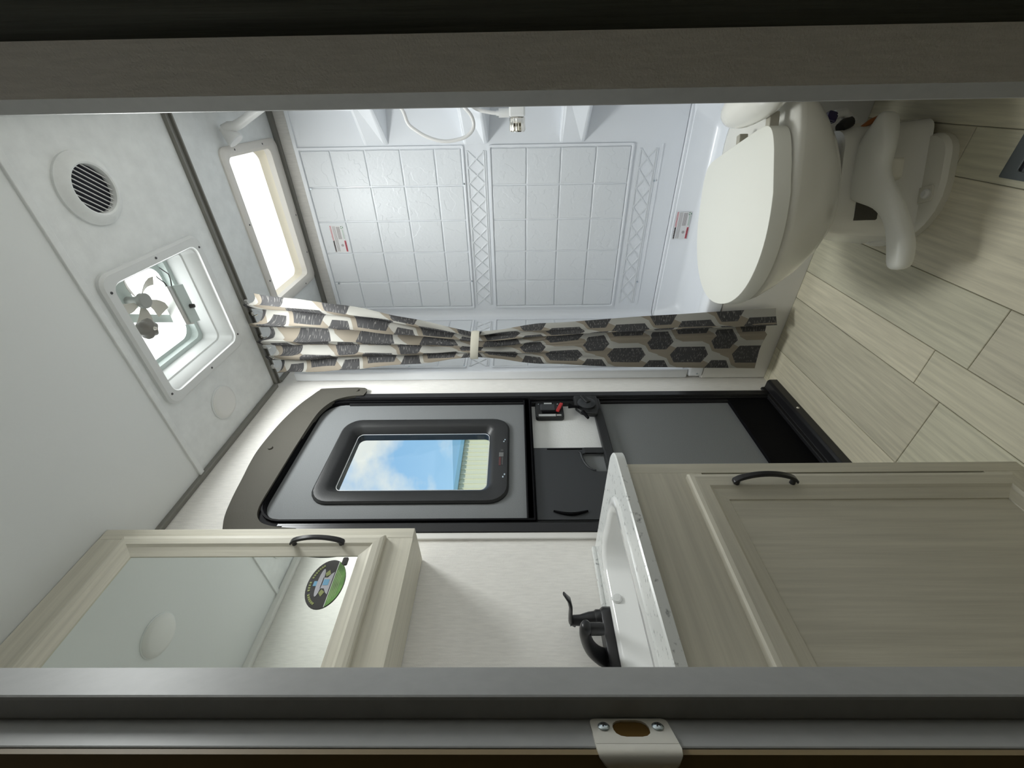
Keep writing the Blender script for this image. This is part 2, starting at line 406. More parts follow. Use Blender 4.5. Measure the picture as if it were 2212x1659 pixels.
MB().box(-0.7, 0.9155, -1.0, 1.0, ZC-0.0022, ZC+0.002).build('ceiling_panel', mat('ceiling_vinyl_near', (0.80, 0.82, 0.815), 0.75, bump=((90, 90, 90), 0.06)), ce)
structure(MB().prism(rrect(0.911, 0.929, -0.35, 0.985, 0.002, 2), 'Z', ZC-0.009, ZC).build('trim_1', 'ceiling', bevel=0.004), 'white seam strip across the ceiling')

# ------------------------------------------------------------------ walls
mb = MB(); DO = (0.703, 1.347, 0.0, 1.84)     # opening of the entry door in the back wall
mb.box(-0.1, DO[0], 1.0, 1.06, 0, ZC); mb.box(DO[1], 2.08, 1.0, 1.06, 0, ZC); mb.box(DO[0], DO[1], 1.0, 1.06, DO[3], ZC)
structure(mb.build('wall_back', 'wall'), 'off-white linen wall with the entry door')
structure(MB().box(0.45, 2.08, -0.04, 0.0, 0, ZC).build('wall_right', 'wall'), 'white wall with the shower controls')
structure(MB().box(2.04, 2.08, 0.0, 1.0, 0, ZC).build('wall_end', 'wall'), 'white wall above the shower surround')
structure(MB().box(0.0, 0.05, 0.5, 1.0, 0, ZC).build('wall_left', 'wall'), 'linen wall behind the vanity end')
mb = MB()
dwbox(mb, 0.330, 0.397, 0.205, 0.62, 0, ZC); dwbox(mb, 0.330, 0.397, -0.62, -0.435, 0, ZC)
dwbox(mb, 0.330, 0.397, -0.435, 0.205, 1.90, ZC)
structure(mb.build('wall_front', 'wall'), 'diagonal partition holding the bathroom doorway')
mb = MB()
dwbox(mb, -0.9, 0.330, 0.60, 0.63, 0, ZC); dwbox(mb, -0.9, 0.330, -0.63, -0.60, 0, ZC); dwbox(mb, -0.93, -0.9, -0.63, 0.63, 0, ZC)
dwbox(mb, 0.317, 0.3222, 0.1966, 0.60, 0, ZC); dwbox(mb, 0.317, 0.3222, -0.60, -0.435, 0, ZC); dwbox(mb, 0.317, 0.3222, -0.435, 0.205, 1.90, ZC)
structure(mb.build('wall_hall', 'hall'), 'brown panelled hall wall beside the doorway')

# doorway lining: jamb, stop and strike plate (left), jamb and stop (right)
dl = structure(dwbox(MB(), 0.3225, 0.400, 0.1957, 0.2065, 0, 1.90).build('trim_2', 'jamb', bevel=0.0015), 'grey doorway jamb on the left with the strike plate')
dwbox(MB(), 0.353, 0.400, 0.180, 0.197, 0, 1.90).build('door_stop', 'jamb', dl, bevel=0.0025)
dr = structure(dwbox(MB(), 0.3225, 0.400, -0.437, -0.428, 0, 1.90).build('trim_3', 'jamb', bevel=0.0015), 'shaded doorway jamb on the right')
dwbox(MB(), 0.353, 0.400, -0.429, -0.378, 0, 1.90).build('door_stop', 'jamb', dr, bevel=0.0025)
structure(dwbox(MB(), 0.3225, 0.400, -0.437, 0.2065, 1.885, 1.90).build('trim_4', 'jamb'), 'doorway head jamb')

# strike plate on the left jamb
SZ = 0.955
st = thing('strike_plate', dw(0.335, 0.195, SZ), 'brushed nickel strike plate with curved lip on the left door jamb', 'strike plate')
mb = MB()
def sp(d, z): return dw(d, 0.1957, z)
hz = 0.0285
out = rrect(0.3235, 0.351, SZ-hz, SZ+hz, [0.004, 0.001, 0.001, 0.004], 3)
n_ = len(out)
inn = rrect(0.3305, 0.3490, SZ-0.0130, SZ+0.0130, 0.0075, 3)
S = [[dw(p[0], w_, p[1]) for p in q] for q, w_ in ((out, 0.1957), (out, 0.1938), (inn, 0.1938), (inn, 0.1957))]
mb.loft(S+[S[0]], False)
# curved lip wrapping round the corner of the jamb towards the hall
prof = [(0.3240, 0.1948, 0.0285), (0.3190, 0.1950, 0.0285), (0.3150, 0.1968, 0.0275), (0.3128, 0.2000, 0.0245), (0.3120, 0.2040, 0.0195), (0.3125, 0.2085, 0.012)]
secs = []
for d_, w_, hh in prof:
    secs.append([dw(d_, w_-0.0009, SZ-hh), dw(d_, w_-0.0009, SZ+hh), dw(d_+0.001, w_+0.0009, SZ+hh), dw(d_+0.001, w_+0.0009, SZ-hh)])
mb.loft(secs)
mb.build('plate', 'nickel', st, smooth=40)
dwbox(MB(), 0.3298, 0.3497, 0.1951, 0.19565, SZ-0.0137, SZ+0.0137).build('latch_hole', mat('raw_wood_hole', (0.13, 0.075, 0.02), 0.9, spec=0.1), st)
for k, zz in enumerate((SZ+0.0195, SZ-0.0195)):
    c = dw(0.341, 0.1938, zz); ax = (0.7071, -0.7071, 0)
    s_ = MB().lathe([(0.0043, 0.0), (0.0043, 0.0008), (0.0032, 0.0016), (0.0, 0.0019)], c, ax, 16).build('screw', 'zinc', st, smooth=35)
    e = MB(); cc = Vector(c)+Vector(ax)*0.0018
    for ang in (0.4, 0.4+pi/2):
        a1 = Vector((0, 0, 1))*cos(ang)+Vector((0.7071, 0.7071, 0))*sin(ang)
        e.obox(cc, (a1*0.0022, Vector(ax).cross(a1)*0.0005, Vector(ax)*0.0003))
    e.build('cross_slot', 'ink', s_)

# open interior door slab on the right, seen edge-on along its face
d2 = structure(dwbox(MB(), -0.255, 0.344, -0.415, -0.381, 0.015, 1.885).build('door_2', 'doorwood', bevel=0.002), 'dark wood-grain bathroom door swung open on the right')
for zz in (0.3, 1.62):
    dwbox(MB(), 0.322, 0.352, -0.428, -0.416, zz-0.035, zz+0.035).build('hinge', 'nickel', d2)

# ------------------------------------------------------------------ cove strips, wall trims, curtain track
structure(MB().box(0.05, 1.418, 0.984, 1.0, 2.033, ZC).build('trim_5', 'cove', bevel=0.003), 'dark grey cove strip over the entry door')
structure(MB().box(2.022, 2.04, 0.0, 1.0, 2.030, ZC).build('trim_6', 'cove', bevel=0.003), 'dark grey cove strip over the shower')
structure(MB().box(1.45, 2.03, 0.988, 1.0, 2.034, ZC).build('trim_7', 'cove', bevel=0.003), 'short dark grey cove strip above the shower end wall')
structure(MB().box(0.55, 1.418, 0.0, 0.022, 2.02, ZC).build('trim_8', 'trimwhite', bevel=0.006), 'white cove strip on the right wall')
structure(MB().box(0.683, 0.7025, 0.993, 1.0, 0.0, 1.98).build('trim_9', 'trimwhite', bevel=0.002), 'white upright trim left of the entry door')
tr = MB(); tr.box(1.417, 1.449, 0.02, 0.998, ZC-0.004, ZC); tr.box(1.417, 1.423, 0.02, 0.998, ZC-0.013, ZC-0.004); tr.box(1.443, 1.449, 0.02, 0.998, ZC-0.013, ZC-0.004)
tag(tr.build('curtain_track', 'cove', bevel=0.001), 'grey aluminium curtain track across the ceiling before the shower', 'track')

# ------------------------------------------------------------------ entry door in the back wall (door_1)
d1 = thing('door_1', (1.025, 1.02, 0.0), 'black framed entry door with grey screen, window and sliding panel', 'door', kind='structure')
def bpart(name, m, pts=None, box=None, parent=d1, y0=None, y1=None, bevel=0, smooth=None):
    mb = MB()
    if box: mb.box(*box)
    else: mb.prism(pts, 'Y', y0, y1)
    return mb.build(name, m, parent, bevel=bevel, smooth=smooth)
fr = MB(); fr.box(1.3215, 1.348, 0.990, 1.0, 0.02, 1.68); fr.box(1.312, 1.3215, 0.997, 1.03, 0.02, 1.72); fr.box(1.300, 1.312, 1.006, 1.03, 0.02, 1.70)
fr.box(1.3165, 1.3195, 0.992, 0.998, 0.02, 1.66)
fr.build('frame_side', 'blackmetal', d1, bevel=0.0015)
fr = MB(); fr.box(0.7025, 0.728, 0.990, 1.0, 0.02, 1.70); fr.box(0.728, 0.738, 0.997, 1.03, 0.02, 1.72); fr.box(0.738, 0.748, 1.006, 1.03, 0.02, 1.70)
fr.build('frame_side', 'blackmetal', d1, bevel=0.0015)
# backing: the closed outer door skin, with the window hole
WO = rrect(0.883, 1.152, 1.135, 1.622, 0.022, 6)          # glass hole
OUT = rrect(0.735, 1.325, 0.0, 1.83, 0.08, 6)
WL = rrect(0.875, 1.160, 1.127, 1.630, 0.030, 6)
MB().ring(OUT, WL, 'Y', 1.034, 1.062).build('door_skin', 'doorwhite', d1)
MB().ring(WL, WO, 'Y', 1.034, 1.064).build('window_liner', 'black', d1)
# black gasket round the rounded head
UP = rrect(0.752, 1.306, 1.010, 1.793, [0.075, 0.075, 0.004, 0.004], 6)
GA = rrect(0.716, 1.334, 0.98, 1.812, [0.09, 0.09, 0.004, 0.004], 6)
MB().ring(GA, UP, 'Y', 0.998, 1.03).build('gasket', 'gasket', d1, bevel=0.004, smooth=40)
MB().ring(rrect(0.742, 1.313, 0.985, 1.800, [0.08, 0.08, 0.004, 0.004], 6), rrect(0.748, 1.309, 0.99, 1.796, [0.077, 0.077, 0.004, 0.004], 6), 'Y', 0.992, 1.0).build('gasket_bead', 'gasket', d1, smooth=40)
# upper screen with the window frame
WF = rrect(0.817, 1.209, 1.064, 1.679, 0.062, 6)
MB().ring(UP, WF, 'Y', 1.016, 1.020).build('upper_screen', 'screen', d1)
wf = MB()
WM = rrect(0.858, 1.176, 1.112, 1.646, 0.035, 6)
S = [[V3('Y', p, h) for p in q] for q, h in ((WF, 1.020), (WF, 1.011), (rrect(0.823, 1.203, 1.070, 1.673, 0.058, 6), 1.006), (WM, 1.006), (rrect(0.868, 1.166, 1.122, 1.636, 0.03, 6), 1.012), (WO, 1.030), (WO, 1.036))]
wf.loft(S, False)
wfo = wf.build('window_frame', 'black', d1, smooth=30)
MB().prism(rrect(0.884, 1.151, 1.136, 1.621, 0.021, 6), 'Y', 1.034, 1.037).build('glass_pane', 'glass', wfo)
MB().ring(rrect(0.885, 1.150, 1.137, 1.620, 0.020, 6), rrect(0.8865, 1.1485, 1.1385, 1.6185, 0.019, 6), 'Y', 1.032, 1.034).build('glass_bead', 'labelwhite', wfo)
lb = MB(); lb.box(1.005, 1.025, 1.0052, 1.0062, 1.083, 1.098, 0); lb.box(0.965, 1.003, 1.0052, 1.0062, 1.091, 1.098, 1); lb.box(0.968, 1.003, 1.0052, 1.0062, 1.084, 1.089, 2)
lb.box(1.029, 1.040, 1.0052, 1.0062, 1.084, 1.093, 2)
lb.build('rating_label', [mat('dim_grey_print', (0.16, 0.16, 0.16), 0.5), mat('dim_red_print', (0.10, 0.035, 0.035), 0.5), mat('dim_print', (0.07, 0.07, 0.07), 0.5)], wfo)
for (xx, zz) in ((1.078, 1.083), (1.087, 1.079), (0.925, 1.078), (0.915, 1.083)):
    MB().box(xx-0.0035, xx+0.0035, 1.0045, 1.0062, zz-0.0022, zz+0.0022).build('screw', 'zinc', wfo)  # glints at the frame's holes, built as small pale metal boxes
# rails, sliding panel, white panel, lower screen, kick plate
bpart('middle_rail', 'black', box=(0.738, 1.312, 0.998, 1.016, 0.980, 1.008), bevel=0.003)
bpart('lower_rail', 'black', box=(0.738, 1.312, 0.996, 1.016, 0.712, 0.744), bevel=0.004)
bpart('white_panel', 'doorwhite', box=(0.748, 1.306, 1.026, 1.034, 0.73, 0.99))
arc = [(0.935, 0.776)] + [(1.014-0.079*cos(a)*1.0, 0.776+0.040*sin(a)) for a in [pi/2*i/6 for i in range(1, 7)]]
pts = [(0.745, 0.984), (0.745, 0.746), (0.935, 0.746)] + arc + [(1.019, 0.806), (1.044, 0.806), (1.044, 0.984)]
sl = bpart('sliding_panel', 'slider', pts=pts, y0=1.004, y1=1.012, bevel=0.001)
mb = MB(); mb.tube([(p[0]+0.003, 1.003, p[1]+0.006) for p in arc]+[(1.022, 1.003, 0.83)], 0.0032, 8)
mb.build('notch_lip', 'slider', sl, smooth=50)
MB().tube([(1.036, 1.003, 0.815), (1.036, 1.003, 0.935)], 0.002, 6).build('edge_groove', 'gasket', sl)
MB().box(0.748, 0.7495, 1.002, 1.006, 0.75, 0.98).build('edge_groove', 'gasket', sl)
MB().tube([(0.779+0.011*(-sin(pi*i/8)), 1.001, 0.832+0.100*i/8) for i in range(9)], [0.0025+0.0025*sin(pi*i/8) for i in range(9)], 8).build('finger_pull', 'gasket', sl, smooth=50)
bpart('notch_screen', 'screen', box=(0.925, 1.020, 1.018, 1.022, 0.744, 0.825))
bpart('slider_bar', 'black', box=(1.019, 1.044, 1.004, 1.012, 0.742, 0.807))
bpart('lower_screen', 'screen', box=(0.748, 1.306, 1.016, 1.022, 0.205, 0.715))
bpart('kick_plate', 'gasket', box=(0.745, 1.312, 1.004, 1.034, 0.01, 0.208), bevel=0.003)
# latch box with red lever, seen through the gap
la = MB(); la.prism(rrect(1.212, 1.304, 0.857, 0.965, 0.012, 4), 'Y', 1.008, 1.027)
lao = la.build('latch_box', 'black', d1, bevel=0.003)
MB().box(1.248, 1.285, 1.000, 1.009, 0.888, 0.946).build('latch_handle', 'slider', lao, bevel=0.004)
MB().box(1.236, 1.250, 1.004, 1.009, 0.884, 0.940).build('latch_recess', 'gasket', lao)
MB().obox((1.262, 1.000, 0.872), (Vector((0.024, 0, -0.010)), Vector((0, 0.004, 0)), Vector((0.003, 0, 0.006)))).build('red_lever', 'red', lao, bevel=0.002).o['label'] = 'red latch lever'
MB().box(1.217, 1.229, 1.0062, 1.0082, 0.889, 0.954).build('latch_label', 'silver', lao)
MB().box(1.219, 1.227, 1.0062, 1.0082, 0.868, 0.886).build('latch_label', 'silver', lao)
MB().box(1.291, 1.299, 1.0062, 1.0082, 0.900, 0.930).build('latch_label', 'silver', lao)
for zz in (0.952, 0.877): MB().lathe([(0.0025, 0), (0.0015, 0.001)], (1.292, 1.0078, zz), (0, -1, 0), 8).build('screw', 'zinc', lao)
# screen door lock on the right jamb
lk = MB()
lk.prism([(1.315, 0.815), (1.245, 0.813), (1.218, 0.795), (1.205, 0.770), (1.203, 0.735), (1.235, 0.726), (1.315, 0.724)], 'Y', 0.984, 1.004)
lko = lk.build('screen_lock', 'black', d1, bevel=0.005)
MB().tube([(1.248, 0.982, 0.838), (1.240, 0.980, 0.822), (1.236, 0.979, 0.80)], [0.011, 0.006, 0.005], 8).build('lock_lever', 'gasket', lko, smooth=50)
MB().tube([(1.215, 0.985, 0.79), (1.175, 0.982, 0.776)], [0.008, 0.005], 8).build('lock_tail', 'gasket', lko, smooth=50)
MB().lathe([(0.034, 0), (0.034, 0.006), (0.026, 0.009), (0.012, 0.012), (0.0, 0.012)], (1.262, 0.984, 0.770), (0, -1, 0), 20).build('lock_dial', 'slider', lko, smooth=30)
MB().obox((1.275, 0.970, 0.775), (Vector((0.022, 0, 0.010)), Vector((0, 0.005, 0)), Vector((-0.004, 0, 0.008)))).build('thumb_turn', 'black', lko, bevel=0.003)
# taupe arched cap over the door head
outer = [(0.657, 1.654), (0.657, 1.823), (0.667, 1.843), (0.70, 1.855), (0.758, 1.881), (0.83, 1.897), (0.90, 1.907), (0.965, 1.917), (1.025, 1.922), (1.095, 1.919), (1.169, 1.911), (1.235, 1.898), (1.292, 1.881), (1.340, 1.860), (1.375, 1.843), (1.385, 1.823), (1.387, 1.663), (1.336, 1.654)]
inner = [(0.714, 1.654), (0.718, 1.70), (0.724, 1.735), (0.736, 1.765), (0.762, 1.787), (0.80, 1.796), (0.86, 1.797), (0.94, 1.797), (1.025, 1.797), (1.09, 1.796), (1.14, 1.795), (1.19, 1.793), (1.235, 1.787), (1.276, 1.772), (1.305, 1.750), (1.322, 1.718), (1.330, 1.69), (1.333, 1.664)]
def cat2(P, k=4):
    out = []
    for i in range(len(P)-1):
        p0, p1, p2, p3 = (Vector(P[j]) for j in (max(i-1, 0), i, i+1, min(i+2, len(P)-1)))
        for j in range(k):
            t_ = j/k
            q = 0.5*((2*p1)+(p2-p0)*t_+(2*p0-5*p1+4*p2-p3)*t_*t_+(3*p1-p0-3*p2+p3)*t_**3)
            out.append((q.x, q.y))
    return out+[tuple(P[-1])]
outer, inner = cat2(outer), cat2(inner); NA = len(outer)
mb = MB()
S = [[V3('Y', p, h) for p in q] for q, h in ((outer, 1.0), (outer, 0.990), ([(p[0]+(0.004 if p[0] < 1.025 else -0.004)*0.8, p[1]-0.005) for p in outer], 0.986), (inner, 0.986), (inner, 1.004))]
mb.loft(S, False, closed=False)
mb.face([NA*k for k in range(5)]); mb.face([NA*k+NA-1 for k in (0, 4, 3, 2, 1)])
ac = mb.build('arch_cap', 'arch', d1, smooth=35)
for (xx, zz) in ((1.034, 1.879), (1.366, 1.684), (0.684, 1.69)):
    MB().lathe([(0.0085, 0), (0.0085, 0.002), (0.0065, 0.0045), (0, 0.005)], (xx, 0.986, zz), (0, -1, 0), 16).build('screw_cap', 'arch', ac, smooth=40)
# threshold
th = MB(); th.prism([(0.955, 0.0), (0.955, 0.030), (0.962, 0.037), (0.990, 0.038), (0.992, 0.050), (1.004, 0.052), (1.03, 0.03), (1.03, 0.0)], 'X', 0.69, 1.372)
tho = th.build('threshold', 'blackmetal', d1, bevel=0.002)
for xx in (1.19, 0.85): MB().lathe([(0.005, 0), (0.004, 0.002), (0, 0.0025)], (xx, 0.955, 0.018), (0, -1, 0), 12).build('screw', 'nickel', tho, smooth=40)

# ------------------------------------------------------------------ shower surround with moulded tiles
ss = thing('shower_surround', (2.01, 0.5, 0.33), 'moulded white shower surround with tile pattern, behind the curtain', 'shower wall')
XB, YE, YR, ZT = 2.004, 0.974, 0.022, 1.962          # back face x, end wall face y, right face y, top
mb = MB()
mb.box(XB, 2.04, 0.0, 1.0, 0.328, ZT)                                     # back sheet
mb.build('back_sheet', 'abs', ss, bevel=0.004)
mb = MB(); mb.box(1.462, XB, YE, 1.0, 0.328, ZT); mb.build('end_sheet', 'abs', ss, bevel=0.004)
mb = MB(); mb.box(1.452, 1.468, 0.958, 0.9995, 0.322, 1.975); mb.build('edge_flange', 'abs', ss, bevel=0.006)
mb = MB(); mb.box(1.462, XB, 0.0, YR, 0.328, ZT); mb.build('control_sheet', 'abs', ss, bevel=0.004)
MB().box(XB-0.006, XB+0.01, 0.0, 1.0, ZT-0.012, ZT+0.004).build('top_lip', 'abs', ss, bevel=0.003)
# concave corner fillets
for (yy, sgn) in ((YE, -1), (YR, 1)):
    mb = MB(); R_ = 0.035; sec = [(XB, yy+sgn*R_)]+[(XB-R_+R_*cos(a), yy+sgn*R_-sgn*R_*sin(a)) for a in [pi/2*i/6 for i in range(1, 6)]]+[(XB-R_, yy), (XB, yy)]
    mb.prism(sec, 'Z', 0.33, ZT-0.004); mb.build('corner_fillet', 'abs', ss, smooth=35)
tile_cache = {}
def tile(w, h, facing, c):
    """moulded tile w x h with a slightly uneven raised face, centre c; facing 'x' (back wall) or 'y' (end wall)"""
    key = (round(w, 3), round(h, 3), facing, random.randint(0, 2))
    if key not in tile_cache:
        rnd = random.Random(hash(key) & 0xffff); mb = MB(); n = 4
        def ring(ins, d, jit):
            pts = []
            a, b = w/2-ins, h/2-ins
            for s_ in range(4):
                for i in range(n):
                    q = -1+2*i/n
                    p = [(q*a, -b), (a, q*b), (-q*a, b), (-a, -q*b)][s_]
                    j1, j2 = rnd.uniform(-jit, jit), rnd.uniform(-jit, jit)
                    pts.append((p[0]+j1, p[1]+j2, d+rnd.uniform(-jit, jit)*0.25))
            return pts
        secs = [ring(0, 0, 0), ring(0.0004, 0.0030, 0.0008), ring(0.0024, 0.0048, 0.0009)]
        conv = (lambda p: (-p[2], p[0], p[1])) if facing == 'x' else (lambda p: (p[0], -p[2], p[1]))
        mb.loft([[conv(p) for p in q] for q in secs])
        hh = mb.build('tile', 'slate', ss)
        me = hh.o.data
        for v in me.vertices: v.co += Vector(ss.org)
        tile_cache[key] = me
        o = hh.o
    else:
        o = bpy.data.objects.new('tile', tile_cache[key]); COL.objects.link(o); o.parent = ss.o
    o.location = (c[0]-ss.org[0], c[1]-ss.org[1], c[2]-ss.org[2])
    return o
ZU = [1.946, 1.818, 1.671, 1.522, 1.376, 1.262]; ZL = [1.136, 0.986, 0.840, 0.692, 0.545]
YB = [0.194, 0.338, 0.484, 0.630, 0.776, 0.912]; XE = [1.512, 1.660, 1.810, 1.955]
g = 0.0048
for Z in (ZU, ZL):
    for i in range(len(Z)-1):
        for j in range(len(YB)-1):
            tile(YB[j+1]-YB[j]-g, Z[i]-Z[i+1]-g, 'x', (XB, (YB[j]+YB[j+1])/2, (Z[i]+Z[i+1])/2))
        for j in range(len(XE)-1):
            tile(XE[j+1]-XE[j]-g, Z[i]-Z[i+1]-g, 'y', ((XE[j]+XE[j+1])/2, YE, (Z[i]+Z[i+1])/2))
    z0, z1 = Z[-1], Z[0]
    mb = MB(); mb.ring(rrect(YB[0]-0.010, YB[-1]+0.010, z0-0.010, z1+0.010, 0.008, 3), rrect(YB[0]-0.001, YB[-1]+0.001, z0-0.001, z1+0.001, 0.004, 3), 'X', XB-0.007, XB+0.002)
    mb.build('panel_border', 'abs', ss, bevel=0.003)
    mb = MB(); mb.ring(rrect(XE[0]-0.008, XE[-1]+0.008, z0-0.010, z1+0.010, 0.008, 3), rrect(XE[0]-0.001, XE[-1]+0.001, z0-0.001, z1+0.001, 0.004, 3), 'Y', YE-0.007, YE+0.002)
    mb.build('panel_border', 'abs', ss, bevel=0.003)
# lattice bands
def lattice(facing, a0, a1, zc, hh, n, d):
    mb = MB(); q = 0.0028
    def bar(p, r, d=d):
        p, r = Vector(p), Vector(r); e = (r-p)/2; c = (p+r)/2; L = e.normalized()
        nrm = Vector((1, 0, 0)) if facing == 'x' else Vector((0, 1, 0))
        mb.obox(c, (e, nrm*d, L.cross(nrm)*q))
    P = (lambda a, z: (XB, a, z)) if facing == 'x' else (lambda a, z: (a, YE, z))
    bar(P(a0, zc-hh), P(a1, zc-hh)); bar(P(a0, zc+hh), P(a1, zc+hh)); bar(P(a0, zc-hh*0.82), P(a1, zc-hh*0.82))
    s_ = (a1-a0)/n
    for i in range(n):
        x0, x1 = a0+i*s_, a0+(i+1)*s_
        bar(P(x0, zc-hh*0.8), P(x1, zc+hh*0.95), d*0.93); bar(P(x0, zc+hh*0.95), P(x1, zc-hh*0.8), d*0.86)
    return mb
lattice('x', 0.205, 0.905, 1.199, 0.040, 11, 0.0035).build('lattice_band', 'slate', ss, bevel=0.001)
lattice('x', 0.205, 0.905, 0.470, 0.036, 9, 0.0026).build('lattice_band', 'slate', ss)
lattice('y', 1.52, 1.945, 1.199, 0.040, 7, 0.0035).build('lattice_band', 'slate', ss, bevel=0.001)
MB().box(XB-0.003, XB, 0.19, 0.91, 0.411, 0.416).build('groove_line', 'abs', ss)
# corner shelves in the right back corner
def shelf(zt, zb, xt, xb, xb2):
    e = 0.0
    yt = 0.182
    top = [(XB+0.002, yt, zt), (XB+0.002, 0.004, zt), (xt-0.02, 0.004, zt+0.004)]
    mid = [(XB+0.002, yt+0.003, zt-0.012), (XB+0.002, 0.004, zt-0.012), (xt-0.035, 0.004, zt-0.012)]
    bot = [(XB+0.002, yt, zb), (XB+0.002, 0.004, zb), (xb-0.03, 0.004, zb)]
    bot2 = [(XB+0.002, yt-0.004, zb-0.012), (XB+0.002, 0.004, zb-0.03), (xb2, 0.004, zb-0.012)]
    MB().loft([top, mid, bot, bot2]).build('corner_shelf', 'abs', ss, bevel=0.006, seg=3)
shelf(1.667, 1.577, 1.908, 1.86, 1.86)
shelf(1.250, 1.157, 1.850, 1.73, 1.73)
shelf(0.848, 0.752, 1.890, 1.84, 1.84)
for (yy, zz) in ((0.342, 1.938), (0.779, 1.926), (0.331, 1.258), (0.775, 1.255), (0.33, 0.428), (0.79, 0.43)):
    MB().lathe([(0.0045, 0), (0.004, 0.002), (0.0, 0.0026)], (XB-0.006, yy, zz), (-1, 0, 0), 10).build('screw', 'zinc', ss, smooth=40)
for (xx, zz) in ((1.512, 1.50), (1.515, 1.262), (1.50, 0.62)):
    MB().lathe([(0.004, 0), (0.0035, 0.002), (0.0, 0.0026)], (xx, YE-0.006, zz), (0, -1, 0), 10).build('screw', 'zinc', ss, smooth=40)

# shower pan with curb
sp_ = thing('shower_pan', (1.73, 0.5, 0.0), 'white shower pan with raised curb behind the toilet', 'shower pan')
po = rrect(1.447, 2.018, 0.004, 0.996, 0.02, 5)
pi_ = rrect(1.520, 1.985, 0.04, 0.966, 0.055, 5)
pm_ = rrect(1.530, 1.975, 0.07, 0.94, 0.06, 5)
pf = rrect(1.555, 1.90, 0.10, 0.915, 0.06, 5)
mb = MB()
S = [[V3('Z', p, h) for p in q] for q, h in ((po, 0.265), (po, 0.312), (rrect(1.455, 2.012, 0.010, 0.990, 0.02, 5), 0.320), (rrect(1.510, 2.004, 0.030, 0.972, 0.05, 5), 0.321), (pi_, 0.312), (pm_, 0.235), (rrect(1.54, 1.945, 0.085, 0.928, 0.06, 5), 0.206), (pf, 0.198))]
mb.loft(S, False); mb.face([len(mb.v)-len(pf)+i for i in range(len(pf))])
mb.build('basin', 'abs', sp_, smooth=50)
mb = MB(); mb.box(1.990, 2.018, 0.01, 0.985, 0.312, 0.327); mb.build('rear_rim', 'abs', sp_, bevel=0.004)
mb = MB(); mb.box(1.452, 1.465, 0.002, 0.997, 0.0, 0.268); mb.box(1.448, 1.453, 0.0, 0.997, 0.0, 0.262); mb.build('riser_board', 'trimwhite', sp_, bevel=0.002)
MB().lathe([(0.004, 0), (0.003, 0.002), (0, 0.0024)], (1.447, 0.975, 0.285), (-1, 0, 0), 10).build('screw', 'zinc', sp_)

# sticker labels on the surround and the pan
def sticker(x, y0, y1, z0, z1, label, tilt=0.0):
    h = thing('care_sticker', (x, (y0+y1)/2, z0), label, 'sticker')
    mb = MB(); w, q = y1-y0, z1-z0; T = 0.0004
    def bar(a0, a1, b0, b1, m):     # a: 0 at right (small y) .. 1 left; b: 0 bottom .. 1 top
        zz = lambda a, b: z0+q*b+tilt*(a-0.5)*q
        ya, yb = y0+w*a0, y0+w*a1
        mb.prism([(ya, z0+q*b0), (yb, z0+q*b0), (yb, z0+q*b1), (ya, z0+q*b1)], 'X', x-2*T, x-T, m)
    base = MB().box(x-T, x, y0, y1, z0, z1).build('film', 'labelwhite', h)
    bar(0.55, 1.0, 0.88, 1.0, 1); bar(0.0, 0.53, 0.96, 0.985, 0); bar(0.0, 0.98, 0.89, 0.92, 0)
    for k in range(6): bar(0.58+0.065*k, 0.615+0.065*k, 0.90, 0.985, 2)
    for b in (0.76, 0.68, 0.60): bar(0.02, 0.97, b, b+0.035, 1)
    for k in range(5): bar(0.04, 0.50, 0.26+0.055*k, 0.295+0.055*k, 1)
    bar(0.56, 0.98, 0.0, 0.13, 0)
    for k in range(4): bar(0.6+0.09*k, 0.66+0.09*k, 0.045, 0.085, 2)
    for k in range(7): bar(0.15+0.05*k, 0.185+0.05*k, 0.05, 0.12, 3)
    mb.prism([(y0+w*0.74+0.09*q*1.1*cos(2*pi*i/14), z0+q*0.33+0.10*q*sin(2*pi*i/14)) for i in range(14)], 'X', x-2*T, x-T, 1)
    for k in range(3):
        a = 2*pi*k/3+0.5
        c = Vector((x-1.5*T, y0+w*0.07+0.075*q*cos(a), z0+q*0.10+0.075*q*sin(a)))
        mb.obox(c, (Vector((T/2, 0, 0)), Vector((0, -sin(a), cos(a)))*0.055*q, Vector((0, cos(a), sin(a)))*0.02*q), 4)
    mb.build('print', ['redprint', 'greyprint', 'labelwhite', 'palegreen', 'greenprint'], h)
    return h
sticker(XB-0.0050, 0.500, 0.622, 1.838, 1.900, 'red and grey care sticker on the shower tiles near the top')
sticker(1.9745, 0.455, 0.575, 0.243, 0.308, 'red and grey care sticker on the shower pan wall above the toilet')

# ------------------------------------------------------------------ skylight
sk = thing('skylight', (1.81, 0.45, ZC), 'white framed rectangular skylight glowing in the shower ceiling', 'skylight')
SO = rrect(1.612, 2.020, 0.145, 0.752, 0.03, 5); SI = rrect(SKY[0]+0.004, SKY[1]-0.004, SKY[2]+0.004, SKY[3]-0.004, 0.022, 5)
mb = MB(); S = [[V3('Z', p, h) for p in q] for q, h in ((SO, ZC), (SO, ZC-0.006), (rrect(1.619, 2.013, 0.152, 0.745, 0.026, 5), ZC-0.011), (rrect(1.642, 1.973, 0.168, 0.722, 0.024, 5), ZC-0.012), (SI, ZC-0.004), (SI, ZC+0.03))]
mb.loft(S, False); mb.build('skylight_frame', mat('cream_skylight_frame', (0.76, 0.73, 0.68), 0.4), sk, smooth=35)
PA = []
for (x_, y_) in rrect(1.658, 1.952, 0.183, 0.706, 0.035, 9):
    if x_ > 1.90: x_ -= 0.010+0.010*sin(y_*17.0)+0.006*sin(y_*41.0+1.0)  # wavy outline of a reflection, put into the shape of the far edge
    PA.append((x_, y_))
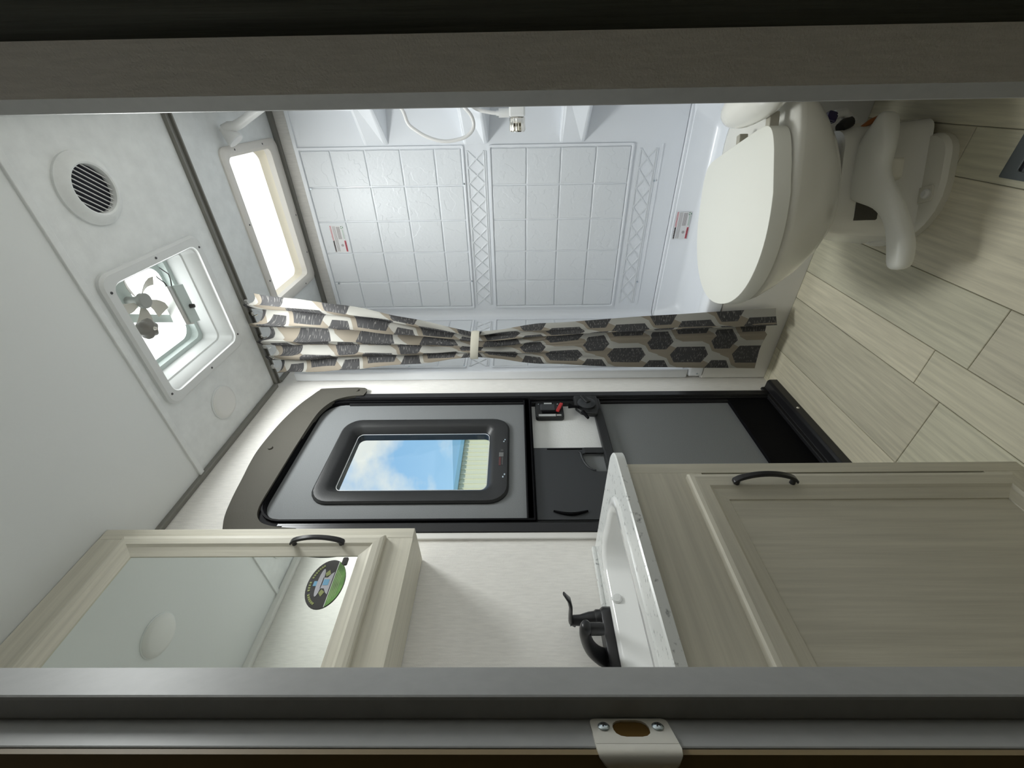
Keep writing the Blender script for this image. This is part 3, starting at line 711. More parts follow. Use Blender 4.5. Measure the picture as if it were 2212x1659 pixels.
SI2 = rrect(SKY[0]+0.004, SKY[1]-0.004, SKY[2]+0.004, SKY[3]-0.004, 0.022, 9)
mb = MB(); S = [[V3('Z', p, h) for p in q] for q, h in ((SI2, ZC+0.020), (rrect(1.655, 1.960, 0.180, 0.710, 0.03, 9), ZC+0.035), (PA, ZC+0.050))]
mb.loft(S, False); mb.build('dome_side', 'creamdome', sk, smooth=50)
mb = MB(); mb.prism(PA, 'Z', ZC+0.0495, ZC+0.053); mb.build('dome_pane', 'pane', sk)
for (xx, yy) in ((1.70, 0.158), (1.90, 0.158), (1.628, 0.40), (1.628, 0.62), (1.90, 0.738), (1.998, 0.45), (1.998, 0.62)):
    MB().lathe([(0.0045, 0), (0.0035, 0.002), (0, 0.0025)], (xx, yy, ZC-0.010), (0, 0, -1), 10).build('screw', 'screwdark', sk, smooth=40)

# ------------------------------------------------------------------ powered roof vent with fan
rv = thing('roof_vent', (1.145, 0.545, ZC), 'white square roof vent with fan, crank knob and glowing lid', 'roof vent')
FO = rrect(0.950, 1.340, 0.350, 0.745, 0.035, 6); FI = rrect(*FAN[:2], *FAN[2:], 0.025, 6)
def ins(r, k, rad): return rrect(FAN[0]+k, FAN[1]-k, FAN[2]+k, FAN[3]-k, rad, 6)
mb = MB(); S = [[V3('Z', p, h) for p in q] for q, h in ((FO, ZC), (FO, ZC-0.009), (rrect(0.957, 1.333, 0.357, 0.738, 0.03, 6), ZC-0.014), (rrect(0.979, 1.311, 0.379, 0.714, 0.028, 6), ZC-0.014), (FI, ZC-0.006), (ins(0, 0.006, 0.022), ZC+0.035), (ins(0, 0.010, 0.02), ZC+0.038), (ins(0, 0.012, 0.02), ZC+0.090))]
mb.loft(S, False); mb.build('garnish_frame', mat('white_vent_plastic', (0.72, 0.735, 0.73), 0.45), rv, smooth=30)
mb = MB(); S = [[V3('Z', p, h) for p in q] for q, h in ((ins(0, 0.010, 0.02), ZC+0.088), (ins(0, 0.026, 0.02), ZC+0.088), (ins(0, 0.028, 0.03), ZC+0.106), (ins(0, 0.045, 0.04), ZC+0.108))]
mb.loft(S, False); mb.build('lid_rim', 'teal', rv, smooth=30)
mb = MB(); mb.prism(ins(0, 0.040, 0.04), 'Z', ZC+0.107, ZC+0.110); mb.build('lid_pane', 'pane_vent', rv)
FC = Vector((1.093, 0.470, ZC+0.045))
mb = MB(); mb.box(1.070, 1.116, 0.378, 0.50, ZC+0.083, ZC+0.089); mb.obox((1.135, 0.545, ZC+0.084), (Vector((0.10, 0.05, 0)), Vector((-0.006, 0.011, 0)), Vector((0, 0, 0.004))))
mb.build('motor_bracket', 'teal', rv, bevel=0.002)
fb = MB().lathe([(0.0, -0.016), (0.019, -0.0155), (0.0215, -0.013), (0.0215, -0.003), (0.012, 0.002), (0.012, 0.04), (0.0, 0.04)], FC, (0, 0, 1), 24).build('fan_hub', mat('fan_hub_plastic', (0.36, 0.37, 0.35), 0.5), rv, smooth=35)
for k in range(5):
    a0 = 2*pi*k/5+0.55; secs = []
    for i in range(6):
        r_ = 0.019+0.060*i/5; wv = 0.006+0.026*(i/5)**0.8*(1.0 if i < 5 else 0.8); sw = 0.30*(i/5)**2
        a = a0+sw; e = Vector((cos(a), sin(a), 0)); t_ = Vector((-sin(a), cos(a), 0)); zt = 0.55
        d_ = (t_*cos(zt)+Vector((0, 0, 1))*sin(zt))
        c = FC+e*r_
        nrm = e.cross(d_).normalized()*0.0007
        secs.append([c-d_*wv*0.7-nrm, c+d_*wv*0.7-nrm+Vector((0, 0, 0.003)), c+d_*wv*0.7+nrm+Vector((0, 0, 0.003)), c-d_*wv*0.7+nrm])
    MB().loft(secs).build('fan_blade', 'fan', rv, smooth=40)
KC = Vector((1.040, 0.531, ZC+0.018))
kp = []
mb = MB(); mb.lathe([(0.0, -0.018), (0.014, -0.017), (0.0245, -0.009), (0.027, 0.0), (0.024, 0.012), (0.012, 0.018), (0.008, 0.02), (0.008, 0.07), (0.0, 0.07)], KC, (0, 0, 1), 36, ripple=(6, 0.10))
mb.build('crank_knob', 'fanknob', rv, smooth=40)
MB().lathe([(0.006, 0), (0.004, 0.004), (0, 0.005)], KC+Vector((0.002, 0, -0.018)), (0, 0, -1), 12).build('knob_screw', 'chrome', rv, smooth=40)
mb = MB(); mb.obox((1.196, 0.532, ZC+0.046), (Vector((0.016, 0.006, 0)), Vector((-0.006*0.0, 0.064, 0)), Vector((0, 0, 0.020))))
sb = mb.build('switch_housing', 'alu', rv, bevel=0.002)
mb = MB(); mb.obox((1.215, 0.534, ZC+0.024), (Vector((0.019, 0.005, 0)), Vector((0, 0.062, 0)), Vector((0, 0, 0.002)))); mb.build('switch_plate', 'teal', rv)
MB().lathe([(0.007, 0), (0.006, 0.012), (0, 0.013)], (1.222, 0.545, ZC+0.022), (0.2, 0, -1), 12).build('toggle_switch', 'ink', rv, smooth=40)
MB().tube([(1.185, 0.470, ZC+0.03), (1.180, 0.452, ZC+0.028), (1.190, 0.440, ZC+0.05), (1.21, 0.442, ZC+0.07)], 0.0018, 6).build('wire', 'screwdark', rv, smooth=60)
MB().tube([(1.200, 0.470, ZC+0.03), (1.206, 0.450, ZC+0.028), (1.222, 0.440, ZC+0.04), (1.235, 0.425, ZC+0.07)], 0.0018, 6).build('wire', 'screwdark', rv, smooth=60)
for (xx, yy) in ((0.968, 0.395), (0.968, 0.705), (1.322, 0.39), (1.322, 0.700), (1.145, 0.366), (1.145, 0.729)):
    MB().lathe([(0.004, 0), (0.003, 0.002), (0, 0.0024)], (xx, yy, ZC-0.0135), (0, 0, -1), 10).build('screw', 'screwdark', rv, smooth=40)

# round ceiling air register
ar = thing('air_register', (1.072, 0.176, ZC), 'round white ceiling air register with dark slatted centre', 'air vent')
MB().lathe([(0.081, 0.0), (0.081, -0.006), (0.074, -0.011), (0.067, -0.017), (0.058, -0.020), (0.054, -0.018), (0.052, -0.004), (0.052, 0.0)], (1.072, 0.176, ZC), (0, 0, 1), 48).build('ring', 'ceiling', ar, smooth=40)
MB().lathe([(0.052, -0.0035), (0.052, -0.0025)], (1.072, 0.176, ZC), (0, 0, 1), 32).build('cavity', 'dark', ar)
an = radians(38)
for k in range(9):
    o_ = -0.0428+0.0107*k; hl = sqrt(max(0.0, 0.052**2-o_**2))
    c = Vector((1.072-sin(an)*o_, 0.176+cos(an)*o_, ZC-0.010))
    MB().obox(c, (Vector((cos(an), sin(an), 0))*hl, Vector((-sin(an), cos(an), 0))*0.0008, Vector((0, 0, 0.0016)))).build('slat', 'whiteplastic', ar)

# two flat ceiling light discs
def disc(c, label):
    h = thing('ceiling_light', (c[0], c[1], ZC), label, 'ceiling light', 'flat round ceiling lights')
    MB().lathe([(0.055, 0.0), (0.055, -0.006), (0.050, -0.011), (0.040, -0.0135), (0.0, -0.0145)], (c[0], c[1], ZC), (0, 0, 1), 40).build('lens', 'whiteplastic', h, smooth=40)
    MB().lathe([(0.058, 0.0), (0.058, -0.004), (0.055, -0.005), (0.055, 0.0)], (c[0], c[1], ZC), (0, 0, 1), 40).build('bezel', 'ceiling', h, smooth=40)
disc((1.136, 0.864), 'flat white ceiling disc between the roof vent and the entry door')
disc((0.545, 0.490), 'flat white ceiling disc seen reflected in the cabinet mirror')

# ------------------------------------------------------------------ shower curtain, gathered by a tieback
cu = thing('shower_curtain', (1.42, 0.8, 0.08), 'hexagon print grey and beige shower curtain gathered by a white tieback', 'curtain')
def lerp(a, b, t_): return a+(b-a)*t_
def keyed(z, ks):
    for (z0, v0), (z1, v1) in zip(ks, ks[1:]):
        if z0 >= z >= z1:
            t_ = (z0-z)/(z0-z1); t_ = t_*t_*(3-2*t_) if ks is not KLIN else t_
            return v0+(v1-v0)*t_
    return ks[-1][1]
KLIN = None
KC_ = [(2.03, 0.760), (1.60, 0.776), (1.20, 0.8085), (0.95, 0.805), (0.55, 0.800), (0.05, 0.792)]
KH_ = [(2.03, 0.168), (1.85, 0.152), (1.55, 0.115), (1.33, 0.075), (1.20, 0.051), (1.10, 0.062), (0.95, 0.082), (0.6, 0.102), (0.05, 0.124)]
KA_ = [(2.03, 0.030), (1.6, 0.030), (1.2, 0.020), (0.9, 0.020), (0.05, 0.022)]
def lin_keys(z, ks):
    for (z0, v0), (z1, v1) in zip(ks, ks[1:]):
        if z0 >= z >= z1: return v0+(v1-v0)*(z0-z)/(z0-z1)
    return ks[0][1] if z > ks[0][0] else ks[-1][1]
NU, NV, CW = 150, 90, 0.45
vs, fs, uvs = [], [], []
ZTOP, ZBOT = 2.018, 0.085
for j in range(NV+1):
    v = j/NV; z_ = lerp(ZTOP, ZBOT, v)
    c_, h_, a_ = lin_keys(z_, KC_), lin_keys(z_, KH_), lin_keys(z_, KA_)
    low = min(1, max(0, (1.15-z_)/0.5)); tie = math.exp(-((z_-1.2)/0.16)**2)
    for i in range(NU+1):
        u = i/NU
        p6 = sin(2*pi*4.5*u+0.6+0.5*sin(3*v+u*4))*(0.75+0.25*sin(9*u+2))
        # low part: one broad front flap on the left (small v of y), folded layers on the right
        if u < 0.40: flap = 0.35+0.10*sin(pi*u/0.40*2+1.0)
        else: flap = -0.2-0.9*sin((u-0.40)/0.60*pi*2.2+0.3)
        off = lerp(p6, flap, low)
        # lateral squeeze of folds
        uu_ = u+(0.018*sin(2*pi*9*u+1.0+2*v))*(1-low)
        if low > 0:
            ul = 0.63*(u/0.40) if u < 0.40 else 0.63+0.37*((u-0.40)/0.60)+0.10*sin((u-0.40)/0.60*pi*2)
            uu_ = lerp(uu_, ul, low)
        y_ = c_+h_*(1-2*uu_)
        x_ = 1.418-a_*off*(1-0.45*tie)-0.016*low
        dz = (0.020*cos(2*pi*4.5*u+0.6)-0.012*abs(sin(2*pi*2.25*u)))*max(0, 1-v*9)
        if j > NV*0.93: dz += 0.012*sin(u*5.0+0.5)*(v-0.93)/0.07*low
        if u > 0.86: y_ -= 0.0
        x_ += (0.0035*sin(23*u+17*z_)+0.0028*sin(41*u-29*z_+1.3)+0.002*sin(67*u+9*z_))*(1-0.85*low)
        vs.append((x_, y_, z_+dz)); uvs.append((u*CW, z_))
for j in range(NV):
    for i in range(NU):
        a = j*(NU+1)+i; fs.append((a, a+1, a+NU+2, a+NU+1))
mb = MB(); mb.v = vs; mb.f = fs; mb.m = [0]*len(fs)
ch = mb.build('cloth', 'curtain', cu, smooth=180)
ul = ch.o.data.uv_layers.new(name='UVMap')
for lp in ch.o.data.loops: ul.data[lp.index].uv = uvs[lp.vertex_index]
# tieback band
secs = []
for i in range(33):
    a = 2*pi*i/32
    cx, cy = 1.415+0.034*cos(a), 0.8085+0.0575*sin(a)
    zc = 1.198+0.006*sin(a)
    e = Vector((cos(a), sin(a)*0.7, 0)).normalized()*0.0016
    c = Vector((cx, cy, zc))
    secs.append([c-e+Vector((0, 0, -0.0155)), c+e+Vector((0, 0, -0.0155)), c+e*1.8, c+e+Vector((0, 0, 0.0155)), c-e+Vector((0, 0, 0.0155))])
MB().loft(secs, False).build('tieback', 'band', cu, smooth=40).o['label'] = 'white cloth tieback'
for k in range(7):
    yy = 0.625+0.0475*k
    hk = MB(); hk.tube([(1.433, yy, 2.044), (1.433, yy, 2.030), (1.428, yy+0.003, 2.024), (1.421, yy+0.003, 2.018), (1.416, yy, 2.010), (1.420, yy-0.002, 2.002)], 0.0022, 6)
    hk.box(1.428, 1.438, yy-0.007, yy+0.007, 2.028, 2.040)
    hk.build('curtain_hook', 'chrome' if k % 2 else 'whiteplastic', cu, smooth=40)

# ------------------------------------------------------------------ shower head, hose, faucet
sh = thing('hand_shower', (1.66, 0.05, 1.86), 'white hand shower head on its arm under the skylight', 'shower head')
MB().tube([(1.66, 0.010, 1.80), (1.66, 0.025, 1.858), (1.66, 0.052, 1.915), (1.66, 0.075, 1.962), (1.66, 0.086, 1.990)], [0.011, 0.012, 0.0135, 0.0145, 0.015], 14).build('handle', 'whiteplastic', sh, smooth=50)
hd = MB(); dn = Vector((0.0, 0.80, -0.60)).normalized(); fc = Vector((1.66, 0.127, 2.001))
hd.lathe([(0.0145, -0.050), (0.017, -0.040), (0.022, -0.024), (0.028, -0.006), (0.0285, 0.0)], fc, dn, 24)
hd.tube([(1.66, 0.084, 1.985), (1.66, 0.086, 2.004), (1.66, 0.092, 2.021), (1.66, 0.104, 2.022)], [0.015, 0.0165, 0.017, 0.015], 14)
hd.build('head_body', 'whiteplastic', sh, smooth=45)
MB().lathe([(0.0285, 0.0), (0.0275, 0.004), (0.0, 0.005)], fc, dn, 24).build('spray_face', 'labelwhite', sh, smooth=40)
MB().box(1.642, 1.678, 0.0, 0.030, 1.84, 1.88).build('wall_bracket', 'whiteplastic', sh, bevel=0.004)
X_ = 1.74
hs = [(1.66, 0.010, 1.80), (1.67, 0.016, 1.70), (1.70, 0.022, 1.58), (X_, 0.030, 1.46), (X_, 0.048, 1.427), (X_, 0.090, 1.413), (X_, 0.113, 1.385), (X_, 0.131, 1.352), (X_, 0.144, 1.310), (X_, 0.146, 1.270), (X_, 0.136, 1.218), (X_, 0.118, 1.190), (X_, 0.097, 1.180), (X_-0.005, 0.070, 1.186), (X_-0.008, 0.048, 1.205), (X_, 0.032, 1.222), (X_+0.012, 0.026, 1.215), (X_+0.014, 0.040, 1.188), (X_+0.010, 0.053, 1.160), (X_+0.005, 0.061, 1.120), (X_, 0.0635, 1.092)]
def smooth_path(P, k=4):
    out = []
    P = [Vector(p) for p in P]
    for i in range(len(P)-1):
        p0, p1, p2, p3 = P[max(i-1, 0)], P[i], P[i+1], P[min(i+2, len(P)-1)]
        for j in range(k):
            t_ = j/k
            out.append(0.5*((2*p1)+(-p0+p2)*t_+(2*p0-5*p1+4*p2-p3)*t_*t_+(-p0+3*p1-3*p2+p3)*t_**3))
    return out+[P[-1]]
ho = tag(MB().tube(smooth_path(hs), 0.0062, 10).build('shower_hose', 'hose', smooth=60), 'white looping shower hose beside the chrome shower knob', 'hose')
fa = thing('shower_faucet', (1.75, 0.02, 1.0), 'white shower faucet body with fluted chrome knob', 'faucet')
MB().box(1.722, 1.778, 0.018, 0.0745, 0.998, 1.054).build('faucet_body', 'whiteplastic', fa, bevel=0.006)
MB().lathe([(0.0, 0.0), (0.023, 0.001), (0.0265, 0.005), (0.0265, 0.02), (0.028, 0.040), (0.025, 0.046), (0.0, 0.047)], (1.75, 0.0745, 1.0255), (0, 1, 0), 60, ripple=(12, 0.045)).build('knob', 'chrome', fa, smooth=50)
MB().lathe([(0.0135, 0.0), (0.0135, 0.026), (0.008, 0.027), (0.008, 0.045), (0.0, 0.045)][::-1], (1.74, 0.0635, 1.054), (0, 0, 1), 20).build('hose_fitting', 'whiteplastic', fa, smooth=40)
MB().lathe([(0.0135, 0.0), (0.0138, 0.024), (0.0, 0.024)], (1.74, 0.0635, 1.066), (0, 0, 1), 20).build('hose_nut', 'whiteplastic', fa, smooth=40)

# ------------------------------------------------------------------ toilet, turned 23.5 degrees
TA = radians(23.5); TO = Vector((1.19, 0.09, 0)); SV = Vector((-cos(TA), -sin(TA), 0)); AV = Vector((-sin(TA), cos(TA), 0))
def T(s, a, z):
    p = TO+SV*s+AV*a+Vector((0, 0, z))
    return (p.x, max(p.y, 0.006), p.z)          # the rear sits against the right wall
def egg(cs, ca, hw, lf, lb, z, nb=3.6, nf=2.15, n=48, tp=0.0):
    out = []
    for i in range(n):
        t_ = 2*pi*i/n; c, s = cos(t_), sin(t_); q = nf if s > 0 else nb
        out.append(T(cs+(hw if s > 0 else hw*(1-tp*abs(s)**(3/q)))*math.copysign(abs(c)**(2/q), c), ca+(lf if s > 0 else lb)*math.copysign(abs(s)**(2/q), s), z))
    return out
to = thing('toilet', T(-0.07, 0.17, 0), 'white foot pedal toilet with closed lid, standing before the shower curb', 'toilet')
CS = -0.072
mb = MB()
mb.loft([egg(CS, 0.16, 0.012, 0.02, 0.03, 0.178), egg(CS, 0.16, 0.040, 0.06, 0.09, 0.198), egg(CS, 0.16, 0.068, 0.100, 0.13, 0.222),
         egg(CS, 0.162, 0.096, 0.138, 0.17, 0.252), egg(CS, 0.165, 0.132, 0.180, 0.22, 0.300), egg(CS, 0.166, 0.163, 0.214, 0.26, 0.350),
         egg(CS, 0.168, 0.185, 0.236, 0.288, 0.392), egg(CS, 0.168, 0.190, 0.240, 0.292, 0.404), egg(CS, 0.168, 0.187, 0.237, 0.290, 0.412), egg(CS, 0.168, 0.17, 0.22, 0.275, 0.417)])
mb.build('bowl', 'toilet', to, smooth=60)
mb = MB(); mb.loft([egg(CS, 0.168, 0.180, 0.230, 0.140, 0.4145), egg(CS, 0.168, 0.186, 0.236, 0.145, 0.417), egg(CS, 0.168, 0.186, 0.236, 0.145, 0.424), egg(CS, 0.168, 0.180, 0.230, 0.14, 0.426)])
mb.build('seat', 'lid', to, smooth=45)
LK = dict(nb=9.0, tp=0.16, nf=2.2, n=72)
mb = MB(); mb.loft([egg(CS, 0.168, 0.193, 0.242, 0.157, 0.4185, **LK), egg(CS, 0.168, 0.1975, 0.247, 0.160, 0.421, **LK), egg(CS, 0.168, 0.1975, 0.247, 0.160, 0.457, **LK), egg(CS, 0.168, 0.1967, 0.2462, 0.1595, 0.4595, **LK), egg(CS, 0.168, 0.194, 0.2435, 0.157, 0.4605, **LK)])
mb.build('lid', 'lid', to, smooth=45)
# raised rear deck and the shroud over the water valve
mb = MB(); secs = []
for i in range(17):
    t_ = -1+2*i/16; r_ = sqrt(max(0.0, 1-abs(t_)**2.4)); cz = 0.472+0.010*(1-t_)
    secs.append([T(0.05+0.108*t_, -0.045+0.008*t_+0.046*r_*cos(2*pi*k/24), cz+0.045*r_*sin(2*pi*k/24)) for k in range(24)])
mb.loft(secs); mb.build('valve_shroud', 'toilet', to, smooth=80)
for s_ in (-0.062, 0.070):
    mb = MB(); c = Vector(T(s_, 0.006, 0.447)); mb.obox(c, (SV*0.009, AV*0.020, Vector((0, 0, 0.011)))); mb.build('hinge', mat('grey_hinge', (0.42, 0.40, 0.33), 0.4), to, bevel=0.002)
# pedestal and foot
def DD(z, s0, s1, a0, a1, r): return [T(p[0], p[1], z) for p in rrect(s0, s1, a0, a1, r, 6)]
mb = MB(); mb.loft([DD(0.0, -0.222, 0.058, 0.012, 0.262, [0.13, 0.12, 0.03, 0.06]), DD(0.016, -0.222, 0.058, 0.012, 0.262, [0.13, 0.12, 0.03, 0.06]), DD(0.024, -0.214, 0.049, 0.017, 0.254, [0.125, 0.115, 0.03, 0.055])])
mb.build('foot_flange', 'pedal', to, smooth=40)
mb = MB(); mb.loft([DD(0.02, -0.195, 0.005, -0.03, 0.247, 0.03), DD(0.10, -0.190, -0.03, -0.03, 0.240, 0.03), DD(0.17, -0.175, -0.03, -0.03, 0.232, 0.04), DD(0.21, -0.165, -0.02, -0.02, 0.225, 0.05)])
mb.build('pedestal', 'toilet', to, smooth=40)
mb = MB(); mb.loft([[T(p[0], p[1], z) for p in rrect(-0.04, -0.0285, 0.03, 0.205, 0.004, 2)] for z in (0.055, 0.155)]); mb.build('pedal_slot', 'arch', to)
mb = MB(); c = T(0.023, 0.153, 0.024); mb.lathe([(0.011, 0), (0.011, 0.008), (0.007, 0.012), (0, 0.0125)], c, (0, 0, 1), 18); mb.build('bolt_cap', 'whiteplastic', to, smooth=40)
mb = MB(); mb.loft([[T(p[0], p[1], z) for p in rrect(-0.03, 0.038, 0.135, 0.172, 0.008, 3)] for z in (0.022, 0.0275)]); mb.build('bolt_pad', 'pedal', to, bevel=0.001)
# foot pedal
back = [(0.006, -0.022), (-0.022, 0.0), (-0.041, 0.021), (-0.052, 0.062), (-0.056, 0.102), (-0.053, 0.128), (-0.044, 0.148), (-0.018, 0.163), (0.026, 0.181), (0.050, 0.197), (0.066, 0.218), (0.078, 0.245), (0.083, 0.285), (0.084, 0.320)]
front = [(0.030, -0.016), (0.040, 0.008), (0.046, 0.046), (0.044, 0.068), (0.043, 0.090), (0.050, 0.112), (0.064, 0.135), (0.078, 0.156), (0.097, 0.185), (0.107, 0.207), (0.116, 0.230), (0.126, 0.255), (0.134, 0.285), (0.130, 0.322)]
secs = []
for i, (b, fpt) in enumerate(zip(back, front)):
    q = i/13; z1 = 0.168+0.012*sin(q*pi)-0.010*q; th_ = 0.046-0.010*q
    b, fpt = Vector(b), Vector(fpt); e = (fpt-b)
    secs.append([T(*(b+e*0.02), z1-th_+0.012), T(*(b-e*0.02), z1-0.012), T(*(b+e*0.06), z1-0.003), T(*(b+e*0.3), z1+0.002), T(*(b+e*0.75), z1), T(*(b+e*0.95), z1-0.006), T(*(b+e*1.04), z1-0.018), T(*(b+e*1.03), z1-th_), T(*(b+e*0.6), z1-th_-0.002)])
for q, k in ((secs[0], -1), (secs[-1], 1)):
    pass
def shrink(sec, kk, da):
    c = sum((Vector(p) for p in sec), Vector())/len(sec)
    return [tuple(c+(Vector(p)-c)*kk+AV*da) for p in sec]
secs = [shrink(secs[0], 0.35, -0.014), shrink(secs[0], 0.8, -0.009)]+secs+[shrink(secs[-1], 0.85, 0.010), shrink(secs[-1], 0.4, 0.017)]
MB().loft(secs).build('foot_pedal', mat('pedal_plastic', (0.78, 0.78, 0.72), 0.35), to, smooth=60, subsurf=1)
mb = MB(); mb.loft([[T(p[0], p[1], z) for p in rrect(-0.035, 0.03, 0.07, 0.12, 0.008, 3)] for z in (0.10, 0.135)]); mb.build('pedal_arm', 'pedal', to)

# water supply fittings behind the toilet
wv = thing('water_valve', (1.26, 0.05, 0.15), 'small purple and black water fitting behind the toilet foot', 'valve')
MB().obox((1.26, 0.068, 0.232), (Vector((0.010, 0.004, 0)), Vector((-0.003, 0.011, 0.003)), Vector((0, -0.003, 0.013)))).build('purple_clip', 'purple', wv, bevel=0.003).o['label'] = 'purple clip'
MB().tube([(1.245, 0.090, 0.208), (1.25, 0.084, 0.197), (1.255, 0.077, 0.180)], [0.012, 0.015, 0.013], 12).build('barb', 'ink', wv, smooth=50)
MB().tube([(1.262, 0.062, 0.222), (1.262, 0.058, 0.20), (1.262, 0.07, 0.185), (1.257, 0.078, 0.17)], 0.011, 10).build('elbow', 'whiteplastic', wv, smooth=50)
MB().tube([(1.255, 0.098, 0.200), (1.257, 0.094, 0.16), (1.262, 0.088, 0.10), (1.266, 0.085, 0.0)], [0.012, 0.013, 0.011, 0.011], 10).build('supply_pipe', 'pedal', wv, smooth=50)
MB().tube([(1.245, 0.090, 0.155), (1.248, 0.078, 0.135), (1.25, 0.066, 0.115)], [0.004, 0.007, 0.004], 8).build('orange_tube', 'copper', wv, smooth=50)

# ------------------------------------------------------------------ vanity cabinet and counter
def panel_door(parent, x0, x1, z0, z1, yf, yb, wst, m_v='wood', m_h='wood_h', inner='wood', inner_y=None, name='door', slope=0.006):
    """framed door: two stiles, two rails (mitred look), recessed inner panel"""
    dd = MB().box(x0+0.004, x1-0.004, yb-0.004, yb, z0+0.004, z1-0.004).build(name, m_v, parent)
    e, b, d_ = 0.010, 0.012, inner_y-yf
    def piece(side):
        # profile across the frame member: outer edge, front bevel, flat, slope down to the panel
        pr = [(0, yb), (0, yf+0.005), (0.003, yf+0.0015), (e, yf), (wst-0.028, yf), (wst-0.022, yf+0.004), (wst, inner_y-0.001), (wst, yb)]
        A = []
        for q, y in pr:
            if side == 'l': A.append(((x0+q, y, z0+q), (x0+q, y, z1-q)))
            if side == 'r': A.append(((x1-q, y, z0+q), (x1-q, y, z1-q)))
            if side == 't': A.append(((x0+q, y, z1-q), (x1-q, y, z1-q)))
            if side == 'b': A.append(((x0+q, y, z0+q), (x1-q, y, z0+q)))
        return MB().loft([[a[0] for a in A], [a[1] for a in A]])
    for s_ in 'lr': piece(s_).build('stile', m_v, dd)
    for s_ in 'tb': piece(s_).build('rail', m_h, dd)
    return dd
def arc_handle(parent, x, y0, z0, z1, proj, w=0.011):
    """arched bar pull on a door face at y0, projecting towards -y"""
    secs = []
    for i in range(17):
        t_ = i/16; z_ = lerp(z0, z1, t_); k_ = 1-(2*t_-1)**2
        yo = y0-proj*(0.25+0.75*k_**0.75) if 0 < i < 16 else y0-proj*0.22
        hw = w*0.5*(1.15-0.25*k_); th_ = 0.0036
        secs.append([(x-hw, yo-th_, z_), (x+hw, yo-th_, z_), (x+hw, yo+th_, z_), (x-hw, yo+th_, z_)])
    mb = MB(); mb.loft(secs)
    h = mb.build('handle', 'blackmetal', parent, bevel=0.0015, smooth=40)
    for z_ in (z0+0.008, z1-0.008):
        MB().lathe([(0.0055, 0), (0.005, 0.010), (0, 0.010)], (x, y0, z_), (0, -1, 0), 12).build('handle_post', 'blackmetal', h, smooth=40)
    return h
va = thing('vanity_cabinet', (0.34, 0.82, 0), 'grey beige base vanity cabinet with panelled door under the sink', 'cabinet')
mb = MB(); mb.box(0.600, 0.6195, 0.664, 0.998, 0, 0.811); mb.build('side_panel', 'wood', va)
mb = MB(); mb.box(0.055, 0.070, 0.664, 0.998, 0, 0.811); mb.build('side_panel', 'wood', va)
mb = MB(); mb.box(0.070, 0.600, 0.664, 0.998, 0.02, 0.09); mb.build('bottom_panel', 'wood_h', va)
mb = MB(); mb.box(0.070, 0.600, 0.990, 0.998, 0.09, 0.70); mb.build('back_panel', 'wood', va)
mb = MB(); mb.box(0.594, 0.620, 0.645, 0.664, 0, 0.811); mb.build('stile', 'wood', va, bevel=0.001)
mb = MB(); mb.box(0.055, 0.075, 0.645, 0.664, 0, 0.811); mb.build('stile', 'wood', va, bevel=0.001)
mb = MB(); mb.box(0.075, 0.594, 0.6452, 0.664, 0.66, 0.811); mb.build('rail', 'wood_h', va)
mb = MB(); mb.box(0.075, 0.594, 0.6452, 0.664, 0.0, 0.09); mb.build('rail', 'wood_h', va)
dd = panel_door(va, 0.085, 0.579, 0.057, 0.697, 0.628, 0.645, 0.060, inner_y=0.637)
mb = MB(); mb.box(0.144, 0.520, 0.6385, 0.643, 0.116, 0.638); mb.build('inner_panel', 'wood', dd)
arc_handle(dd, 0.551, 0.628, 0.497, 0.620, 0.026)

ct = thing('countertop', (0.36, 0.81, 0.812), 'white speckled vanity countertop with moulded sink basin', 'countertop')
CO = rrect(0.052, 0.662, 0.6265, 0.999, [0.004, 0.004, 0.004, 0.045], 7)
BO = rrect(0.140, 0.604, 0.690, 0.930, 0.055, 7)
B1 = rrect(0.158, 0.590, 0.704, 0.918, 0.050, 7)
B2 = rrect(0.168, 0.580, 0.714, 0.910, 0.048, 7); B3 = rrect(0.190, 0.560, 0.730, 0.898, 0.045, 7); B4 = rrect(0.215, 0.53, 0.75, 0.88, 0.04, 7)
mb = MB()
S = [[V3('Z', p, h) for p in q] for q, h in ((CO, 0.812), (CO, 0.829), (rrect(0.055, 0.659, 0.6295, 0.996, [0.003, 0.003, 0.003, 0.043], 7), 0.8315), (BO, 0.8315))]
mb.loft(S, False)
mb.build('slab', 'counter', ct, smooth=35)
mb = MB()
S = [[V3('Z', p, h) for p in q] for q, h in ((BO, 0.831), (rrect(0.143, 0.601, 0.693, 0.927, 0.054, 7), 0.836), (B1, 0.836), (B2, 0.828), (B3, 0.745), (B4, 0.728))]
mb.loft(S, False); mb.face([len(mb.v)-len(B4)+i for i in range(len(B4))])
bs = mb.build('sink_basin', 'porc', ct, smooth=55)
MB().lathe([(0.020, 0), (0.020, 0.003), (0.0, 0.003)], (0.37, 0.815, 0.727), (0, 0, 1), 20).build('drain', 'chrome', bs, smooth=40)
MB().lathe([(0.0, -0.006), (0.009, -0.004), (0.011, 0.001), (0.008, 0.004), (0, 0.0045)], (0.475, 0.909, 0.822), (0, -1, 0.15), 20).build('overflow', 'porc', bs, smooth=40)
mb = MB(); mb.box(0.055, 0.655, 0.985, 0.999, 0.830, 0.842); mb.build('back_lip', 'counter', ct, bevel=0.004)

